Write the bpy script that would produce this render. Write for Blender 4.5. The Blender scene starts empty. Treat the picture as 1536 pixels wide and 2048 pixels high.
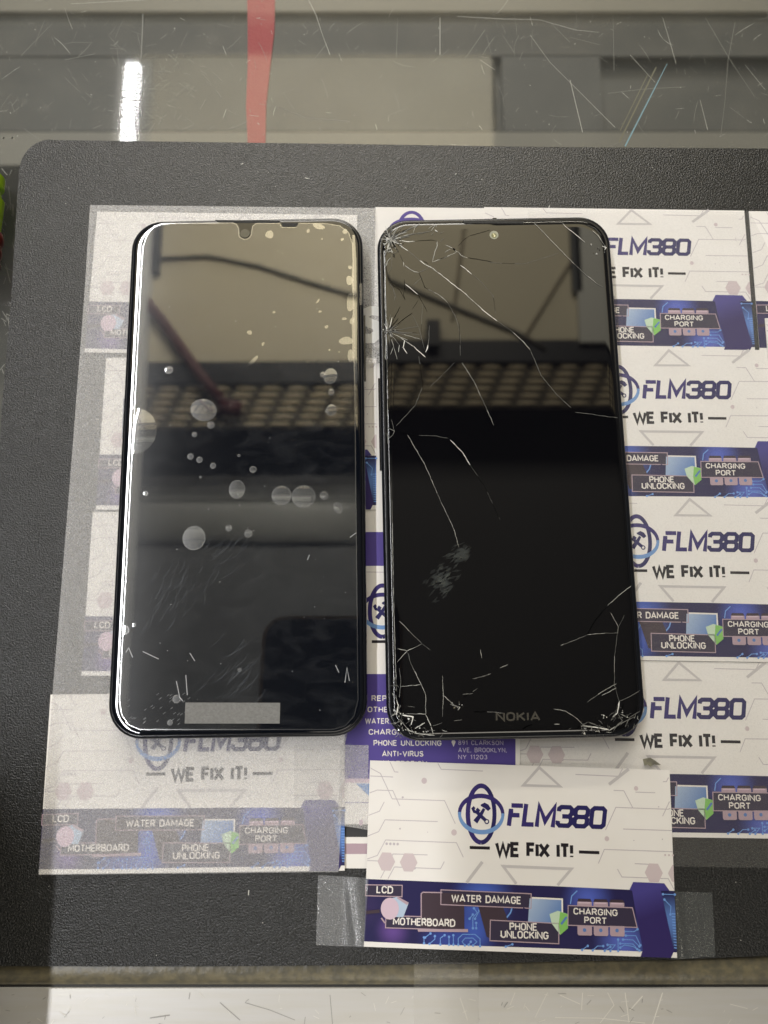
import bpy, math, random
from mathutils import Vector, Matrix
rnd = random.Random(7)
R = math.radians
S = bpy.context.scene
C = S.collection

# ------------------------------------------------------------------ camera
F_PX, TILT, CAM_H = 1500.0, R(10.2), 0.2345
cam_d = bpy.data.cameras.new('camera')
cam = bpy.data.objects.new('camera', cam_d); C.objects.link(cam)
cam.location = (0, 0, CAM_H); cam.rotation_euler = (TILT, 0, 0)
cam_d.sensor_fit = 'VERTICAL'; cam_d.sensor_height = 36.0; cam_d.sensor_width = 27.0
cam_d.lens = F_PX / 2048 * 36.0
cam_d.clip_start = 0.005; cam_d.clip_end = 50
cam_d.dof.use_dof = True; cam_d.dof.focus_distance = 0.231; cam_d.dof.aperture_fstop = 13
S.camera = cam
# ------------------------------------------------------------------ world, light, exposure
w = bpy.data.worlds.new('World'); S.world = w; w.use_nodes = True
bg = w.node_tree.nodes['Background']
bg.inputs['Color'].default_value = (1.0, 0.95, 0.88, 1); bg.inputs['Strength'].default_value = 0.10

def area_light(name, loc, target, sx, sy, power, col):
    d = bpy.data.lights.new(name, 'AREA'); d.shape = 'RECTANGLE'; d.size = sx; d.size_y = sy
    d.energy = power; d.color = col
    o = bpy.data.objects.new(name, d); C.objects.link(o); o.location = loc
    o.rotation_euler = (Vector(target) - Vector(loc)).to_track_quat('-Z', 'Y').to_euler()
    return o
TUBE_X, TUBE_Z = -0.948, 2.25
tube = area_light('tube_light', (TUBE_X, 0.62, TUBE_Z), (TUBE_X, 0.62, 0), 0.05, 3.1, 47, (0.985, 0.985, 1.0))
tube.rotation_euler = (0, 0, 0)
wash = area_light('ceiling_fill_light', (0.05, 2.0, 0.8), (0.0, 1.15, 2.3), 1.6, 0.5, 108, (1.0, 0.93, 0.77))  # added unseen lamp, brightens the ceiling boards that the screens mirror
front_fill = area_light('front_fill_light', (0.3, -1.7, 1.9), (0.02, 0.03, 0), 1.1, 0.8, 11, (1.0, 0.93, 0.80))  # added soft fill from the viewer's end, not a known lamp
side = area_light('far_fill_light', (-0.15, 2.75, 1.75), (0.02, 0.03, 0), 1.4, 0.9, 38, (1.0, 0.955, 0.885))  # added fill from the far end, lifts the shaded areas

S.view_settings.view_transform = 'Standard'; S.view_settings.look = 'None'
S.view_settings.exposure = 0; S.view_settings.gamma = 1

# ------------------------------------------------------------------ helpers
def ray(px, py):
    u = (px - 768) / F_PX; v = (py - 1024) / F_PX
    return Vector((u, math.sin(TILT) - v * math.cos(TILT), -(math.cos(TILT) + v * math.sin(TILT))))
def pt(px, py, z=0.0):                       # measured point on a level plane
    d = ray(px, py); t = (CAM_H - z) / -d.z
    return (d.x * t, d.y * t)
def local(o, px, py, z):                     # measured point on a plane of a placed thing, in its own axes
    m = o.matrix_world.inverted()
    a = m @ Vector((0, 0, CAM_H)); d = m.to_3x3() @ ray(px, py)
    t = (z - a.z) / d.z
    return (a.x + d.x * t, a.y + d.y * t)
def over(px, py):                            # direction ratios of what a level mirror shows at this point
    d = ray(px, py); return (d.x / -d.z, d.y / -d.z)

class MB:
    def __init__(s): s.v = []; s.f = []; s.m = []; s.k = 0
    def add(s, vs, fs, m=0):
        b = len(s.v); s.v += [tuple(p) for p in vs]
        for f in fs: s.f.append([b + i for i in f]); s.m.append(m)
    def poly(s, pts, z, m=0):
        s.k += 1; z += s.k * 1e-6
        a = sum(pts[i][0] * pts[(i + 1) % len(pts)][1] - pts[(i + 1) % len(pts)][0] * pts[i][1] for i in range(len(pts)))
        if a < 0: pts = pts[::-1]
        s.add([(p[0], p[1], z) for p in pts], [list(range(len(pts)))], m)
    def ribbon(s, pts, wd, z, m=0, closed=False):
        s.k += 1; z += s.k * 1e-6
        n = len(pts)
        ws = wd if isinstance(wd, (list, tuple)) else [wd] * n
        L = []; Rr = []
        for i in range(n):
            a = pts[i - 1] if (i > 0 or closed) else None
            c = pts[(i + 1) % n] if (i < n - 1 or closed) else None
            p = pts[i]
            def un(q, r):
                dx, dy = r[0] - q[0], r[1] - q[1]; l = math.hypot(dx, dy) or 1e-9
                return dx / l, dy / l
            d0 = un(a, p) if a else un(p, c)
            d1 = un(p, c) if c else d0
            nx, ny = -(d0[1] + d1[1]), d0[0] + d1[0]
            l = math.hypot(nx, ny)
            if l < 1e-6: nx, ny = -d0[1], d0[0]; l = 1
            nx, ny = nx / l, ny / l
            cs = max(0.45, -d0[1] * nx + d0[0] * ny)
            h = ws[i] / 2 / cs
            L.append((p[0] + nx * h, p[1] + ny * h, z)); Rr.append((p[0] - nx * h, p[1] - ny * h, z))
        fs = [[n + i, n + (i + 1) % n, (i + 1) % n, i] for i in range(n if closed else n - 1)]
        s.add(L + Rr, fs, m)
    def ellipse(s, c, rx, ry, z, m=0, n=28, rot=0):
        s.poly([(c[0] + rx * math.cos(t) * math.cos(rot) - ry * math.sin(t) * math.sin(rot),
                 c[1] + rx * math.cos(t) * math.sin(rot) + ry * math.sin(t) * math.cos(rot)) for t in [2 * math.pi * i / n for i in range(n)]], z, m)
    def box(s, x0, y0, z0, x1, y1, z1, m=0):
        vs = [(x, y, z) for z in (z0, z1) for y in (y0, y1) for x in (x0, x1)]
        s.add(vs, [[0, 2, 3, 1], [4, 5, 7, 6], [0, 1, 5, 4], [2, 6, 7, 3], [0, 4, 6, 2], [1, 3, 7, 5]], m)
    def loft(s, rings, m=0, cap0=True, cap1=True):
        n = len(rings[0]); b = []
        for r in rings: b += r
        fs = [[j * n + i, j * n + (i + 1) % n, (j + 1) * n + (i + 1) % n, (j + 1) * n + i] for j in range(len(rings) - 1) for i in range(n)]
        if cap0: fs.append(list(range(n))[::-1])
        if cap1: fs.append([(len(rings) - 1) * n + i for i in range(n)])
        s.add(b, fs, m)
    def slab(s, pts, z0, z1, m=0):
        a = sum(pts[i][0] * pts[(i + 1) % len(pts)][1] - pts[(i + 1) % len(pts)][0] * pts[i][1] for i in range(len(pts)))
        if a < 0: pts = pts[::-1]
        s.loft([[(p[0], p[1], z0) for p in pts], [(p[0], p[1], z1) for p in pts]], m)
    def dome(s, c, rx, ry, z, h, m=0, n=28, rot=0, rings=5, clip=None, flat=False):
        prof = [(math.cos(t), math.sin(t)) for t in [math.pi / 2 * j / rings for j in range(rings + 1)]]
        if flat: prof = [(1 - j / rings, 1 - (1 - j / rings) ** 2) for j in range(rings + 1)]
        rs = []
        for r, hh in prof[:-1]:
            ring = []
            for i in range(n):
                t = 2 * math.pi * i / n
                x = rx * r * math.cos(t); y = ry * r * math.sin(t)
                X = c[0] + x * math.cos(rot) - y * math.sin(rot); Y = c[1] + x * math.sin(rot) + y * math.cos(rot)
                if clip is not None: X = max(X, clip)
                ring.append((X, Y, z + h * hh))
            rs.append(ring)
        s.loft(rs, m, cap0=False, cap1=True)
    def tube(s, pts, r, m=0, n=10):
        rings = []
        for i, p in enumerate(pts):
            a = Vector(pts[max(i - 1, 0)]); b = Vector(pts[min(i + 1, len(pts) - 1)])
            q = (b - a).to_track_quat('Z', 'Y'); rr = r[i] if isinstance(r, (list, tuple)) else r
            rings.append([tuple(Vector(p) + q @ Vector((rr * math.cos(2 * math.pi * k / n), rr * math.sin(2 * math.pi * k / n), 0))) for k in range(n)])
        s.loft(rings, m)
    def build(s, name, mats, parent=None, smooth=False):
        me = bpy.data.meshes.new(name); me.from_pydata(s.v, [], s.f); me.update()
        for m in (mats if isinstance(mats, (list, tuple)) else [mats]): me.materials.append(m)
        for p, m in zip(me.polygons, s.m): p.material_index = m; p.use_smooth = smooth
        o = bpy.data.objects.new(name, me); C.objects.link(o)
        if parent: o.parent = parent
        return o
def tag(o, label=None, cat=None, group=None, kind=None):
    if label: o['label'] = label
    if cat: o['category'] = cat
    if group: o['group'] = group
    if kind: o['kind'] = kind
    return o
def thing(name, loc, rot, label, cat, group=None):
    o = bpy.data.objects.new(name, None); C.objects.link(o); o.empty_display_size = 0.01
    o.location = loc; o.rotation_euler = rot
    bpy.context.view_layer.update()
    return tag(o, label, cat, group)
def copy_tree(o, parent=None):
    c = o.copy(); C.objects.link(c)
    if parent: c.parent = parent
    for ch in list(o.children): copy_tree(ch, c)
    return c

# ------------------------------------------------------------------ materials
def mat(name, col, rough=0.5, metal=0.0, spec=0.5, ior=None, coat=0.0, bump=None, var=None):
    m = bpy.data.materials.new(name); m.use_nodes = True
    nt = m.node_tree; p = nt.nodes['Principled BSDF']
    p.inputs['Base Color'].default_value = (*col, 1); p.inputs['Roughness'].default_value = rough
    p.inputs['Metallic'].default_value = metal; p.inputs['Specular IOR Level'].default_value = spec
    if ior: p.inputs['IOR'].default_value = ior
    p.inputs['Coat Weight'].default_value = coat
    tc = nt.nodes.new('ShaderNodeTexCoord')
    if bump:
        sc, st, dist = bump[:3]
        n = nt.nodes.new('ShaderNodeTexNoise'); n.inputs['Scale'].default_value = sc; n.inputs['Detail'].default_value = 2
        b = nt.nodes.new('ShaderNodeBump'); b.inputs['Strength'].default_value = st; b.inputs['Distance'].default_value = dist
        mp = nt.nodes.new('ShaderNodeMapping')
        if len(bump) > 3: mp.inputs['Scale'].default_value = bump[3]
        nt.links.new(tc.outputs['Object'], mp.inputs[0]); nt.links.new(mp.outputs[0], n.inputs['Vector'])
        nt.links.new(n.outputs['Fac'], b.inputs['Height']); nt.links.new(b.outputs[0], p.inputs['Normal'])
    if var:
        sc, c2 = var[0], var[1]
        n = nt.nodes.new('ShaderNodeTexNoise'); n.inputs['Scale'].default_value = sc; n.inputs['Detail'].default_value = 4
        mp = nt.nodes.new('ShaderNodeMapping')
        if len(var) > 2: mp.inputs['Scale'].default_value = var[2]
        nt.links.new(tc.outputs['Object'], mp.inputs[0]); nt.links.new(mp.outputs[0], n.inputs['Vector'])
        r = nt.nodes.new('ShaderNodeValToRGB'); r.color_ramp.elements[0].position = 0.38; r.color_ramp.elements[1].position = 0.64
        r.color_ramp.elements[0].color = (*col, 1); r.color_ramp.elements[1].color = (*c2, 1)
        nt.links.new(n.outputs['Fac'], r.inputs[0]); nt.links.new(r.outputs[0], p.inputs['Base Color'])
    return m
def sheet(name, gloss, rough, veil, veil_col=(0.8, 0.8, 0.78), bump=None, wide=0.0, wide_rough=0.4, smudge=None):
    """clear sheet: transparent + mirror part + broad sheen + thin scattering veil"""
    m = bpy.data.materials.new(name); m.use_nodes = True; nt = m.node_tree; N = nt.nodes; L = nt.links
    N.remove(N['Principled BSDF']); out = N['Material Output']
    tr = N.new('ShaderNodeBsdfTransparent'); gl = N.new('ShaderNodeBsdfGlossy'); df = N.new('ShaderNodeBsdfDiffuse'); g2 = N.new('ShaderNodeBsdfGlossy')
    gl.inputs['Roughness'].default_value = rough; g2.inputs['Roughness'].default_value = wide_rough
    df.inputs['Color'].default_value = (*veil_col, 1)
    tc = N.new('ShaderNodeTexCoord')
    if bump:
        n = N.new('ShaderNodeTexNoise'); n.inputs['Scale'].default_value = bump[0]; n.inputs['Detail'].default_value = 2
        b = N.new('ShaderNodeBump'); b.inputs['Strength'].default_value = bump[1]; b.inputs['Distance'].default_value = bump[2]
        L.new(tc.outputs['Object'], n.inputs['Vector']); L.new(n.outputs['Fac'], b.inputs['Height'])
        for q in (gl, g2): L.new(b.outputs[0], q.inputs['Normal'])
    def mixer(fac, a, bb):
        x = N.new('ShaderNodeMixShader'); x.inputs[0].default_value = fac
        L.new(a, x.inputs[1]); L.new(bb, x.inputs[2]); return x
    m1 = mixer(veil, tr.outputs[0], df.outputs[0])
    m2 = mixer(wide, m1.outputs[0], g2.outputs[0])
    m3 = mixer(gloss, m2.outputs[0], gl.outputs[0])
    if smudge:                                   # wiped-on grease: patches that scatter more
        n = N.new('ShaderNodeTexNoise'); n.inputs['Scale'].default_value = smudge[0]; n.inputs['Detail'].default_value = 6; n.inputs['Distortion'].default_value = 1.5
        mp = N.new('ShaderNodeMapping'); mp.inputs['Scale'].default_value = smudge[2]; mp.inputs['Rotation'].default_value = (0, 0, 0.7)
        r = N.new('ShaderNodeMapRange'); r.inputs[1].default_value = 0.45; r.inputs[2].default_value = 0.75
        r.inputs[3].default_value = veil; r.inputs[4].default_value = veil + smudge[1]
        L.new(tc.outputs['Object'], mp.inputs[0]); L.new(mp.outputs[0], n.inputs['Vector'])
        L.new(n.outputs['Fac'], r.inputs[0]); L.new(r.outputs[0], m1.inputs[0])
    L.new(m3.outputs[0], out.inputs['Surface'])
    return m

M = {}
M['mat'] = mat('black textured mat', (0.0015, 0.0016, 0.0016), 0.31, spec=0.55, bump=(1900, 0.8, 0.0004), var=(1900, (0.024, 0.0248, 0.0245)))
M['mat_edge'] = mat('mat edge', (0.03, 0.03, 0.032), 0.5)
M['paper'] = mat('coated white card', (0.79, 0.768, 0.745), 0.45, spec=0.3, bump=(900, 0.05, 0.0002), var=(60, (0.77, 0.745, 0.715)))
M['ink_navy'] = mat('navy ink', (0.020, 0.017, 0.10), 0.4, spec=0.3)
M['ink_purple'] = mat('purple ink', (0.036, 0.025, 0.145), 0.4, spec=0.3)
M['ink_lilac'] = mat('violet ink', (0.085, 0.06, 0.27), 0.4, spec=0.3)
M['ink_black'] = mat('black ink', (0.014, 0.011, 0.016), 0.4, spec=0.3)
M['ink_sky'] = mat('light blue ink', (0.16, 0.30, 0.58), 0.4, spec=0.3)
M['ink_blue'] = mat('blue ink', (0.024, 0.03, 0.16), 0.4, spec=0.3, var=(130, (0.06, 0.10, 0.36)))
M['ink_band'] = mat('band ink', (0.020, 0.016, 0.085), 0.4, spec=0.3, var=(70, (0.035, 0.04, 0.19)))
M['ink_plate'] = mat('plate ink', (0.036, 0.028, 0.058), 0.4, spec=0.3)
M['ink_line'] = mat('grey line ink', (0.50, 0.455, 0.49), 0.45, spec=0.3)
M['ink_tri'] = mat('grey shape ink', (0.54, 0.515, 0.52), 0.45, spec=0.3)
M['ink_hex'] = mat('mauve hexagon ink', (0.585, 0.50, 0.52), 0.45, spec=0.3)
M['ink_white'] = mat('white print', (0.78, 0.74, 0.70), 0.45, spec=0.3)
M['ink_pink'] = mat('pink grey print', (0.42, 0.31, 0.36), 0.45, spec=0.3)
M['ink_rose'] = mat('pale rose print', (0.60, 0.46, 0.55), 0.45, spec=0.3)
M['ink_green'] = mat('green print', (0.22, 0.50, 0.12), 0.45, spec=0.3)
M['ink_mint'] = mat('mint print', (0.52, 0.66, 0.50), 0.45, spec=0.3)
M['ink_brown'] = mat('brown black print', (0.05, 0.032, 0.045), 0.45, spec=0.3)
M['ink_trace'] = mat('circuit trace print', (0.16, 0.32, 0.70), 0.45, spec=0.3)

# ------------------------------------------------------------------ stroke lettering
def arc(cx, cy, rx, ry, a0, a1, n=6):
    return [(cx + rx * math.cos(R(a0 + (a1 - a0) * i / n)), cy + ry * math.sin(R(a0 + (a1 - a0) * i / n))) for i in range(n + 1)]
_C = arc(.27, .7, .25, .3, 10, 180) + arc(.27, .3, .25, .3, 180, 350)
_O = arc(.27, .7, .26, .3, 0, 180) + arc(.27, .3, .26, .3, 180, 360) + [(.53, .7)]
_S = arc(.25, .755, .22, .245, 15, 270) + arc(.25, .255, .24, .255, 90, -165)
GL = {
 'A': (.60, [[(0, 0), (.3, 1), (.6, 0)], [(.1, .28), (.5, .28)]]),
 'B': (.50, [[(0, 0), (0, 1), (.27, 1)] + arc(.27, .765, .2, .235, 90, -90) + [(0, .53)], [(.0, .53), (.27, .53)] + arc(.27, .265, .23, .265, 90, -90) + [(0, 0)]]),
 'C': (.52, [_C]), 'D': (.52, [[(0, 0), (0, 1), (.22, 1)] + arc(.22, .7, .3, .3, 90, 0) + arc(.22, .3, .3, .3, 0, -90) + [(0, 0)]]),
 'E': (.44, [[(.44, 0), (0, 0), (0, 1), (.44, 1)], [(0, .52), (.38, .52)]]),
 'F': (.42, [[(0, 0), (0, 1), (.42, 1)], [(0, .5), (.37, .5)]]),
 'G': (.54, [_C + [(.53, .47), (.3, .47)]]),
 'H': (.50, [[(0, 0), (0, 1)], [(.5, 0), (.5, 1)], [(0, .52), (.5, .52)]]),
 'I': (.04, [[(.02, 0), (.02, 1)]]), 'K': (.52, [[(0, 0), (0, 1)], [(.5, 1), (.02, .42)], [(.17, .58), (.53, 0)]]),
 'L': (.40, [[(0, 1), (0, 0), (.4, 0)]]), 'M': (.68, [[(0, 0), (0, 1), (.34, .25), (.68, 1), (.68, 0)]]),
 'N': (.54, [[(0, 0), (0, 1), (.54, 0), (.54, 1)]]), 'O': (.54, [_O]),
 'P': (.48, [[(0, 0), (0, 1), (.26, 1)] + arc(.26, .73, .22, .27, 90, -90) + [(0, .46)]]),
 'R': (.50, [[(0, 0), (0, 1), (.26, 1)] + arc(.26, .74, .22, .26, 90, -90) + [(0, .48)], [(.26, .48), (.5, 0)]]),
 'S': (.49, [_S]), 'T': (.50, [[(0, 1), (.5, 1)], [(.25, 1), (.25, 0)]]),
 'U': (.52, [[(0, 1), (0, .3)] + arc(.26, .3, .26, .3, 180, 360) + [(.52, 1)]]),
 'V': (.58, [[(0, 1), (.29, 0), (.58, 1)]]), 'W': (.84, [[(0, 1), (.21, 0), (.42, .9), (.63, 0), (.84, 1)]]),
 'X': (.56, [[(0, 0), (.56, 1)], [(0, 1), (.56, 0)]]), 'Y': (.56, [[(0, 1), (.28, .45), (.56, 1)], [(.28, .45), (.28, 0)]]),
 '0': (.48, [arc(.24, .7, .24, .3, 0, 180) + arc(.24, .3, .24, .3, 180, 360) + [(.48, .7)]]), '1': (.22, [[(0, .8), (.17, 1), (.17, 0)]]),
 '2': (.46, [arc(.23, .74, .22, .26, 170, -20) + [(0, 0), (.46, 0)]]), '3': (.46, [arc(.23, .765, .2, .235, 150, -90), arc(.23, .265, .23, .265, 90, -150)]),
 '8': (.46, [arc(.23, .765, .19, .235, -90, 270), arc(.23, .265, .23, .265, -90, 270)]), '9': (.46, [arc(.23, .72, .22, .28, 0, 360) , [(.45, .72), (.4, .3), (.18, 0)]]),
 '-': (.28, [[(0, .45), (.28, .45)]]), '.': (.05, [[(.025, 0), (.025, .1)]]), ',': (.06, [[(.05, .1), (0, -.14)]]),
 '!': (.06, [[(.03, 1), (.03, .3)], [(.03, .0), (.03, .12)]]), ' ': (.28, []),
}
def lettering(mb, text, a, b, h, z, m, weight=0.16, gap=0.2, slant=0.0):
    """letters along the base line a -> b, cap height h"""
    adv = []; x = 0
    for ch in text: adv.append(x); x += GL[ch][0] + gap
    tot = x - gap
    dx, dy = b[0] - a[0], b[1] - a[1]; ln = math.hypot(dx, dy); ux, uy = dx / ln, dy / ln
    sx = ln / tot
    for ch, x0 in zip(text, adv):
        for st in GL[ch][1]:
            ps = []
            for px, py in st:
                q = (x0 + px) * sx + slant * py * h; yy = py * (h - weight * h) + weight * h / 2
                ps.append((a[0] + ux * q - uy * yy, a[1] + uy * q + ux * yy))
            cl = len(ps) > 4 and math.hypot(ps[0][0] - ps[-1][0], ps[0][1] - ps[-1][1]) < 1e-6
            mb.ribbon(ps[:-1] if cl else ps, weight * h, z, m, closed=cl)

# ================================================================== large things: counter, mat
TOP = -0.0022                                    # glass surface; the mat lies on it, its face at z = 0
M['glass'] = sheet('scratched counter glass', 0.036, 0.03, 0.018, (0.62, 0.62, 0.55), wide=0.003, wide_rough=0.3, smudge=(14, 0.022, (1, 1.6, 1)))
M['alu'] = mat('brushed aluminium', (0.61, 0.60, 0.585), 0.38, metal=0.5, bump=(60, 0.03, 0.0004, (1, 60, 1)), var=(30, (0.59, 0.575, 0.54), (1, 14, 1)))
M['seal'] = mat('grimy clear edge seal', (0.155, 0.135, 0.085), 0.33, spec=0.5, bump=(420, 0.4, 0.0004), var=(420, (0.10, 0.092, 0.066), (1, 1.2, 1)))
M['seam'] = mat('dark seam', (0.012, 0.012, 0.012), 0.5)
M['scratch'] = mat('scratch in glass', (0.40, 0.40, 0.36), 0.5)
M['scratch_dim'] = mat('faint scratch in glass', (0.17, 0.17, 0.15), 0.5)
M['shelf_grey'] = mat('grey shelf', (0.07, 0.072, 0.065), 0.6, var=(9, (0.055, 0.057, 0.052)))
M['shelf_beige'] = mat('beige shelf', (0.15, 0.146, 0.12), 0.6)
M['shelf_dark'] = mat('dark shelf', (0.060, 0.062, 0.055), 0.6, var=(12, (0.08, 0.079, 0.068)))

counter = thing('display_counter', (0, 0, TOP), (0, 0, 0), 'scratched glass display counter with a bare aluminium front edge under the mat', 'counter')
b = MB(); b.box(-0.35, -0.0945, -0.006, 0.35, 0.42, 0.0); glass = b.build('glass_top', M['glass'], counter)
b = MB(); b.box(-0.35, -0.16, -0.03, 0.35, -0.0962, 0.0012); metal = b.build('metal_edge', M['alu'], counter)
b = MB()
prof = [(-0.0962, -0.004)] + [(-0.0922 + 0.0040 * math.cos(R(a)), -0.0006 + 0.0018 * math.sin(R(a))) for a in range(180, -1, -15)] + [(-0.0880, -0.0004), (-0.0880, -0.004)]
rows = []
for i in range(41):
    x = -0.35 + 0.7 * i / 40
    rows.append([(x, y, z) for y, z in prof])
n = len(prof)
vs = [p for r in rows for p in r]
b.add(vs, [[j * n + i, (j + 1) * n + i, (j + 1) * n + i + 1, j * n + i + 1] for j in range(40) for i in range(n - 1)])
b.build('edge_seal', M['seal'], counter, smooth=True)
b = MB(); b.box(-0.35, -0.0968, -0.02, 0.35, -0.0955, 0.0004); b.build('seam', M['seam'], counter)
# inside of the cabinet, seen through the glass
def under(px, py, depth): return pt(px, py, TOP - depth)
b = MB()
DP = 0.62
def shelf(px0, py0, px1, py1, m, d):
    x0, y1 = under(px0, py0, d); x1, y0 = under(px1, py1, d)
    b.box(min(x0, x1), min(y0, y1), -d - 0.004, max(x0, x1), max(y0, y1), -d, m)
b.box(-1.0, -0.09, -0.95, 1.0, 1.8, -0.94, 2)
shelf(-1200, -300, 2600, 22, 1, DP)
shelf(-1200, 24, 2600, 112, 2, DP + 0.01)
shelf(236, 114, 985, 262, 0, DP)
shelf(987, 114, 2600, 262, 2, DP + 0.03)
shelf(1003, 110, 1208, 262, 0, DP + 0.01)
shelf(-1200, 114, 234, 262, 2, DP + 0.012)
shelf(-1200, 264, 2600, 330, 1, DP - 0.02)
b.build('inner_shelf', [M['shelf_grey'], M['shelf_beige'], M['shelf_dark']], counter)

def gl(px, py): return pt(px, py, TOP)
b = MB()
traced = [((500, 60), (287, 40), (283, 115)), ((105, 47), (42, 112)), ((125, 89), (145, 85), (185, 85)), ((70, 92), (75, 75), (90, 40)),
          ((518, 208), (560, 215), (610, 235), (700, 243)), ((617, 0), (632, 30), (645, 70), (660, 110)), ((1060, 70), (1100, 125), (1180, 205), (1230, 255)),
          ((915, 33), (1000, 38), (1080, 40), (1150, 60), (1198, 65)), ((1226, 30), (1228, 142)), ((1325, 35), (1340, 85), (1352, 128)),
          ((1470, 45), (1456, 120), (1450, 200), (1441, 275)), ((1410, 35), (1460, 120), (1510, 195)), ((1005, 70), (1028, 105)), ((960, 120), (990, 140)),
          ((1215, 187), (1290, 178), (1370, 174)), ((1100, 45), (1140, 85)), ((880, 30), (860, 40)), ((970, 60), (930, 118)), ((795, 35), (793, 115)), ((880, 35), (880, 110)),
          ((142, 8), (292, 0)), ((1260, 110), (1310, 165)), ((1400, 200), (1415, 260)), ((1460, 215), (1488, 236)), ((1250, 280), (1200, 300)), ((130, 120), (190, 108)),
          ((1140, 75), (1200, 90)), ((1140, 160), (1165, 265)), ((1490, 130), (1530, 180))]
for t in traced:
    if t[0] == (500, 60): t = t[1:]
    q = [gl(*p) for p in t]
    b.ribbon(q, [rnd.uniform(0.00007, 0.00019) for _ in q], 0.00006, 0 if rnd.random() < 0.35 else 1)
for i in range(430):
    x = rnd.uniform(-30, 1560); y = rnd.uniform(-10, 290); L = rnd.choice([2, 3, 5, 8, 12, 20, 45]); a = rnd.choice([rnd.uniform(0, 3.14), rnd.gauss(1.0, 0.4), rnd.gauss(2.2, .4)]); cv = rnd.gauss(0, .18)
    q = [gl(x + L * t / 4 * math.cos(a + cv * t / 4), y + L * t / 4 * math.sin(a + cv * t / 4)) for t in range(5)]
    wd = rnd.uniform(0.00007, 0.00017) if L > 4 else rnd.uniform(.00012, .0003); b.ribbon(q, [wd * .4, wd, wd * rnd.uniform(.3, 1), wd, wd * .3], 0.00006, 1 if rnd.random() < 0.82 else 0)
for i in range(90):                               # worn patch near the lamp mirror image
    x = rnd.gauss(330, 70); y = rnd.gauss(190, 60); L = rnd.uniform(5, 26); a = rnd.choice([rnd.gauss(.6, .3), rnd.gauss(2.5, .3)])
    if y < 285: b.ribbon([gl(x, y), gl(x + L * math.cos(a), y + L * math.sin(a))], rnd.uniform(.00006, .00013), .00006, 1)
for j in range(22):                               # scalloped print of an old sticker
    for i in range(3):
        x = 258 + i * 10 + (j % 2) * 5 - j * .6; y = 142 + j * 6.5
        b.ribbon([gl(x + 5 * math.cos(R(t)), y + 4 * math.sin(R(t))) for t in (20, 60, 100, 140, 180)], .0005, .00006, 1)
b.ribbon([gl(287, 30), gl(284, 110), gl(277, 150), gl(271, 200), gl(272, 240), gl(276, 282)], .0003, .00007, 1)
for i in range(60):
    x = rnd.uniform(-20, 36); y = rnd.uniform(300, 760); L = rnd.uniform(4, 40); a = rnd.gauss(1.4, .5)
    b.ribbon([gl(x, y), gl(x + L * math.cos(a), y + L * math.sin(a))], rnd.uniform(0.00012, 0.0003), 0.00006, 1)
for v in b.v: pass
b.v = [(x, y, z) for x, y, z in b.v]
b.build('scratches', [M['scratch'], M['scratch_dim']], glass)
for cx_, cy_, sx_, sy_, a0 in [(55, 200, 12, 12, .9), (88, 218, 8, 6, .9), (424, 76, 7, 8, .9), (385, 108, 12, 6, .4), (20, 300, 16, 20, 1.2)]:
    b = MB()
    for i in range(40):
        x, y = rnd.gauss(cx_, sx_), min(276, rnd.gauss(cy_, sy_)); a = rnd.gauss(a0, .3); L = rnd.uniform(6, 16)
        b.ribbon([gl(x - L / 2 * math.cos(a), y + L / 2 * math.sin(a)), gl(x, y), gl(x + L / 2 * math.cos(a), y - L / 2 * math.sin(a))], [.0001, rnd.uniform(.0004, .0012), .0001], .00005)
    b.build('smear', M.setdefault('smear', sheet('greasy smear', .0, .3, .018, (.62, .60, .52))), glass)
M['rainbow'] = mat('blue glinting scratch', (0.17, 0.29, 0.34), 0.3); M['rain2'] = mat('olive scratch glint', (0.13, 0.125, 0.085), 0.4)  # iridescent glint painted in blue and olive along one scratch
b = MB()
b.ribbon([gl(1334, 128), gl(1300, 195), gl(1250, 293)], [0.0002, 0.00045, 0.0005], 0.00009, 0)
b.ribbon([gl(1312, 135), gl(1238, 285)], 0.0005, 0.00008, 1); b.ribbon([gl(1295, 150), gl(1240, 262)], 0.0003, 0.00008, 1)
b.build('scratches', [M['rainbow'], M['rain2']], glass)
b = MB()                                          # marks in the metal edge
def mt(px, py): return pt(px, py, TOP + 0.0012)
marks = [((490, 2005), (540, 2020), (590, 2040)), ((440, 2005), (480, 2040)), ((380, 1985), (378, 1998)), ((660, 1990), (665, 2048)), ((1030, 1985), (1020, 2010)), ((1095, 1985), (1070, 2035)), ((1165, 1985), (1163, 2020)),
         ((1215, 1985), (1228, 2010), (1200, 2046)), ((1250, 1985), (1258, 2045)), ((1325, 1985), (1305, 2048)), ((1120, 1990), (1160, 2008)), ((1460, 2008), (1495, 2017)), ((1110, 2035), (1200, 2036), (1290, 2046)), ((1285, 1992), (1260, 2020)), ((300, 2036), (340, 2030)), ((920, 1995), (935, 2040))]
for t in marks:
    q = [mt(*p) for p in t]; b.ribbon(q, rnd.uniform(0.00015, 0.0003), 0.00125, 0 if t[0][0] > 900 else 1)
for i in range(70):
    x = rnd.uniform(0, 1536); y = rnd.uniform(1982, 2048); L = rnd.uniform(3, 18); a = rnd.uniform(0, 3.1)
    b.ribbon([mt(x, y), mt(x + L * math.cos(a), y + L * math.sin(a))], rnd.uniform(0.00009, 0.00018), 0.00125, 0 if rnd.random() < .6 else 1)
b.build('scratches', [mat('bright scratch in metal', (0.75, 0.73, 0.68), 0.5), mat('dark scratch in metal', (0.30, 0.29, 0.28), 0.5)], metal)

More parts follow.
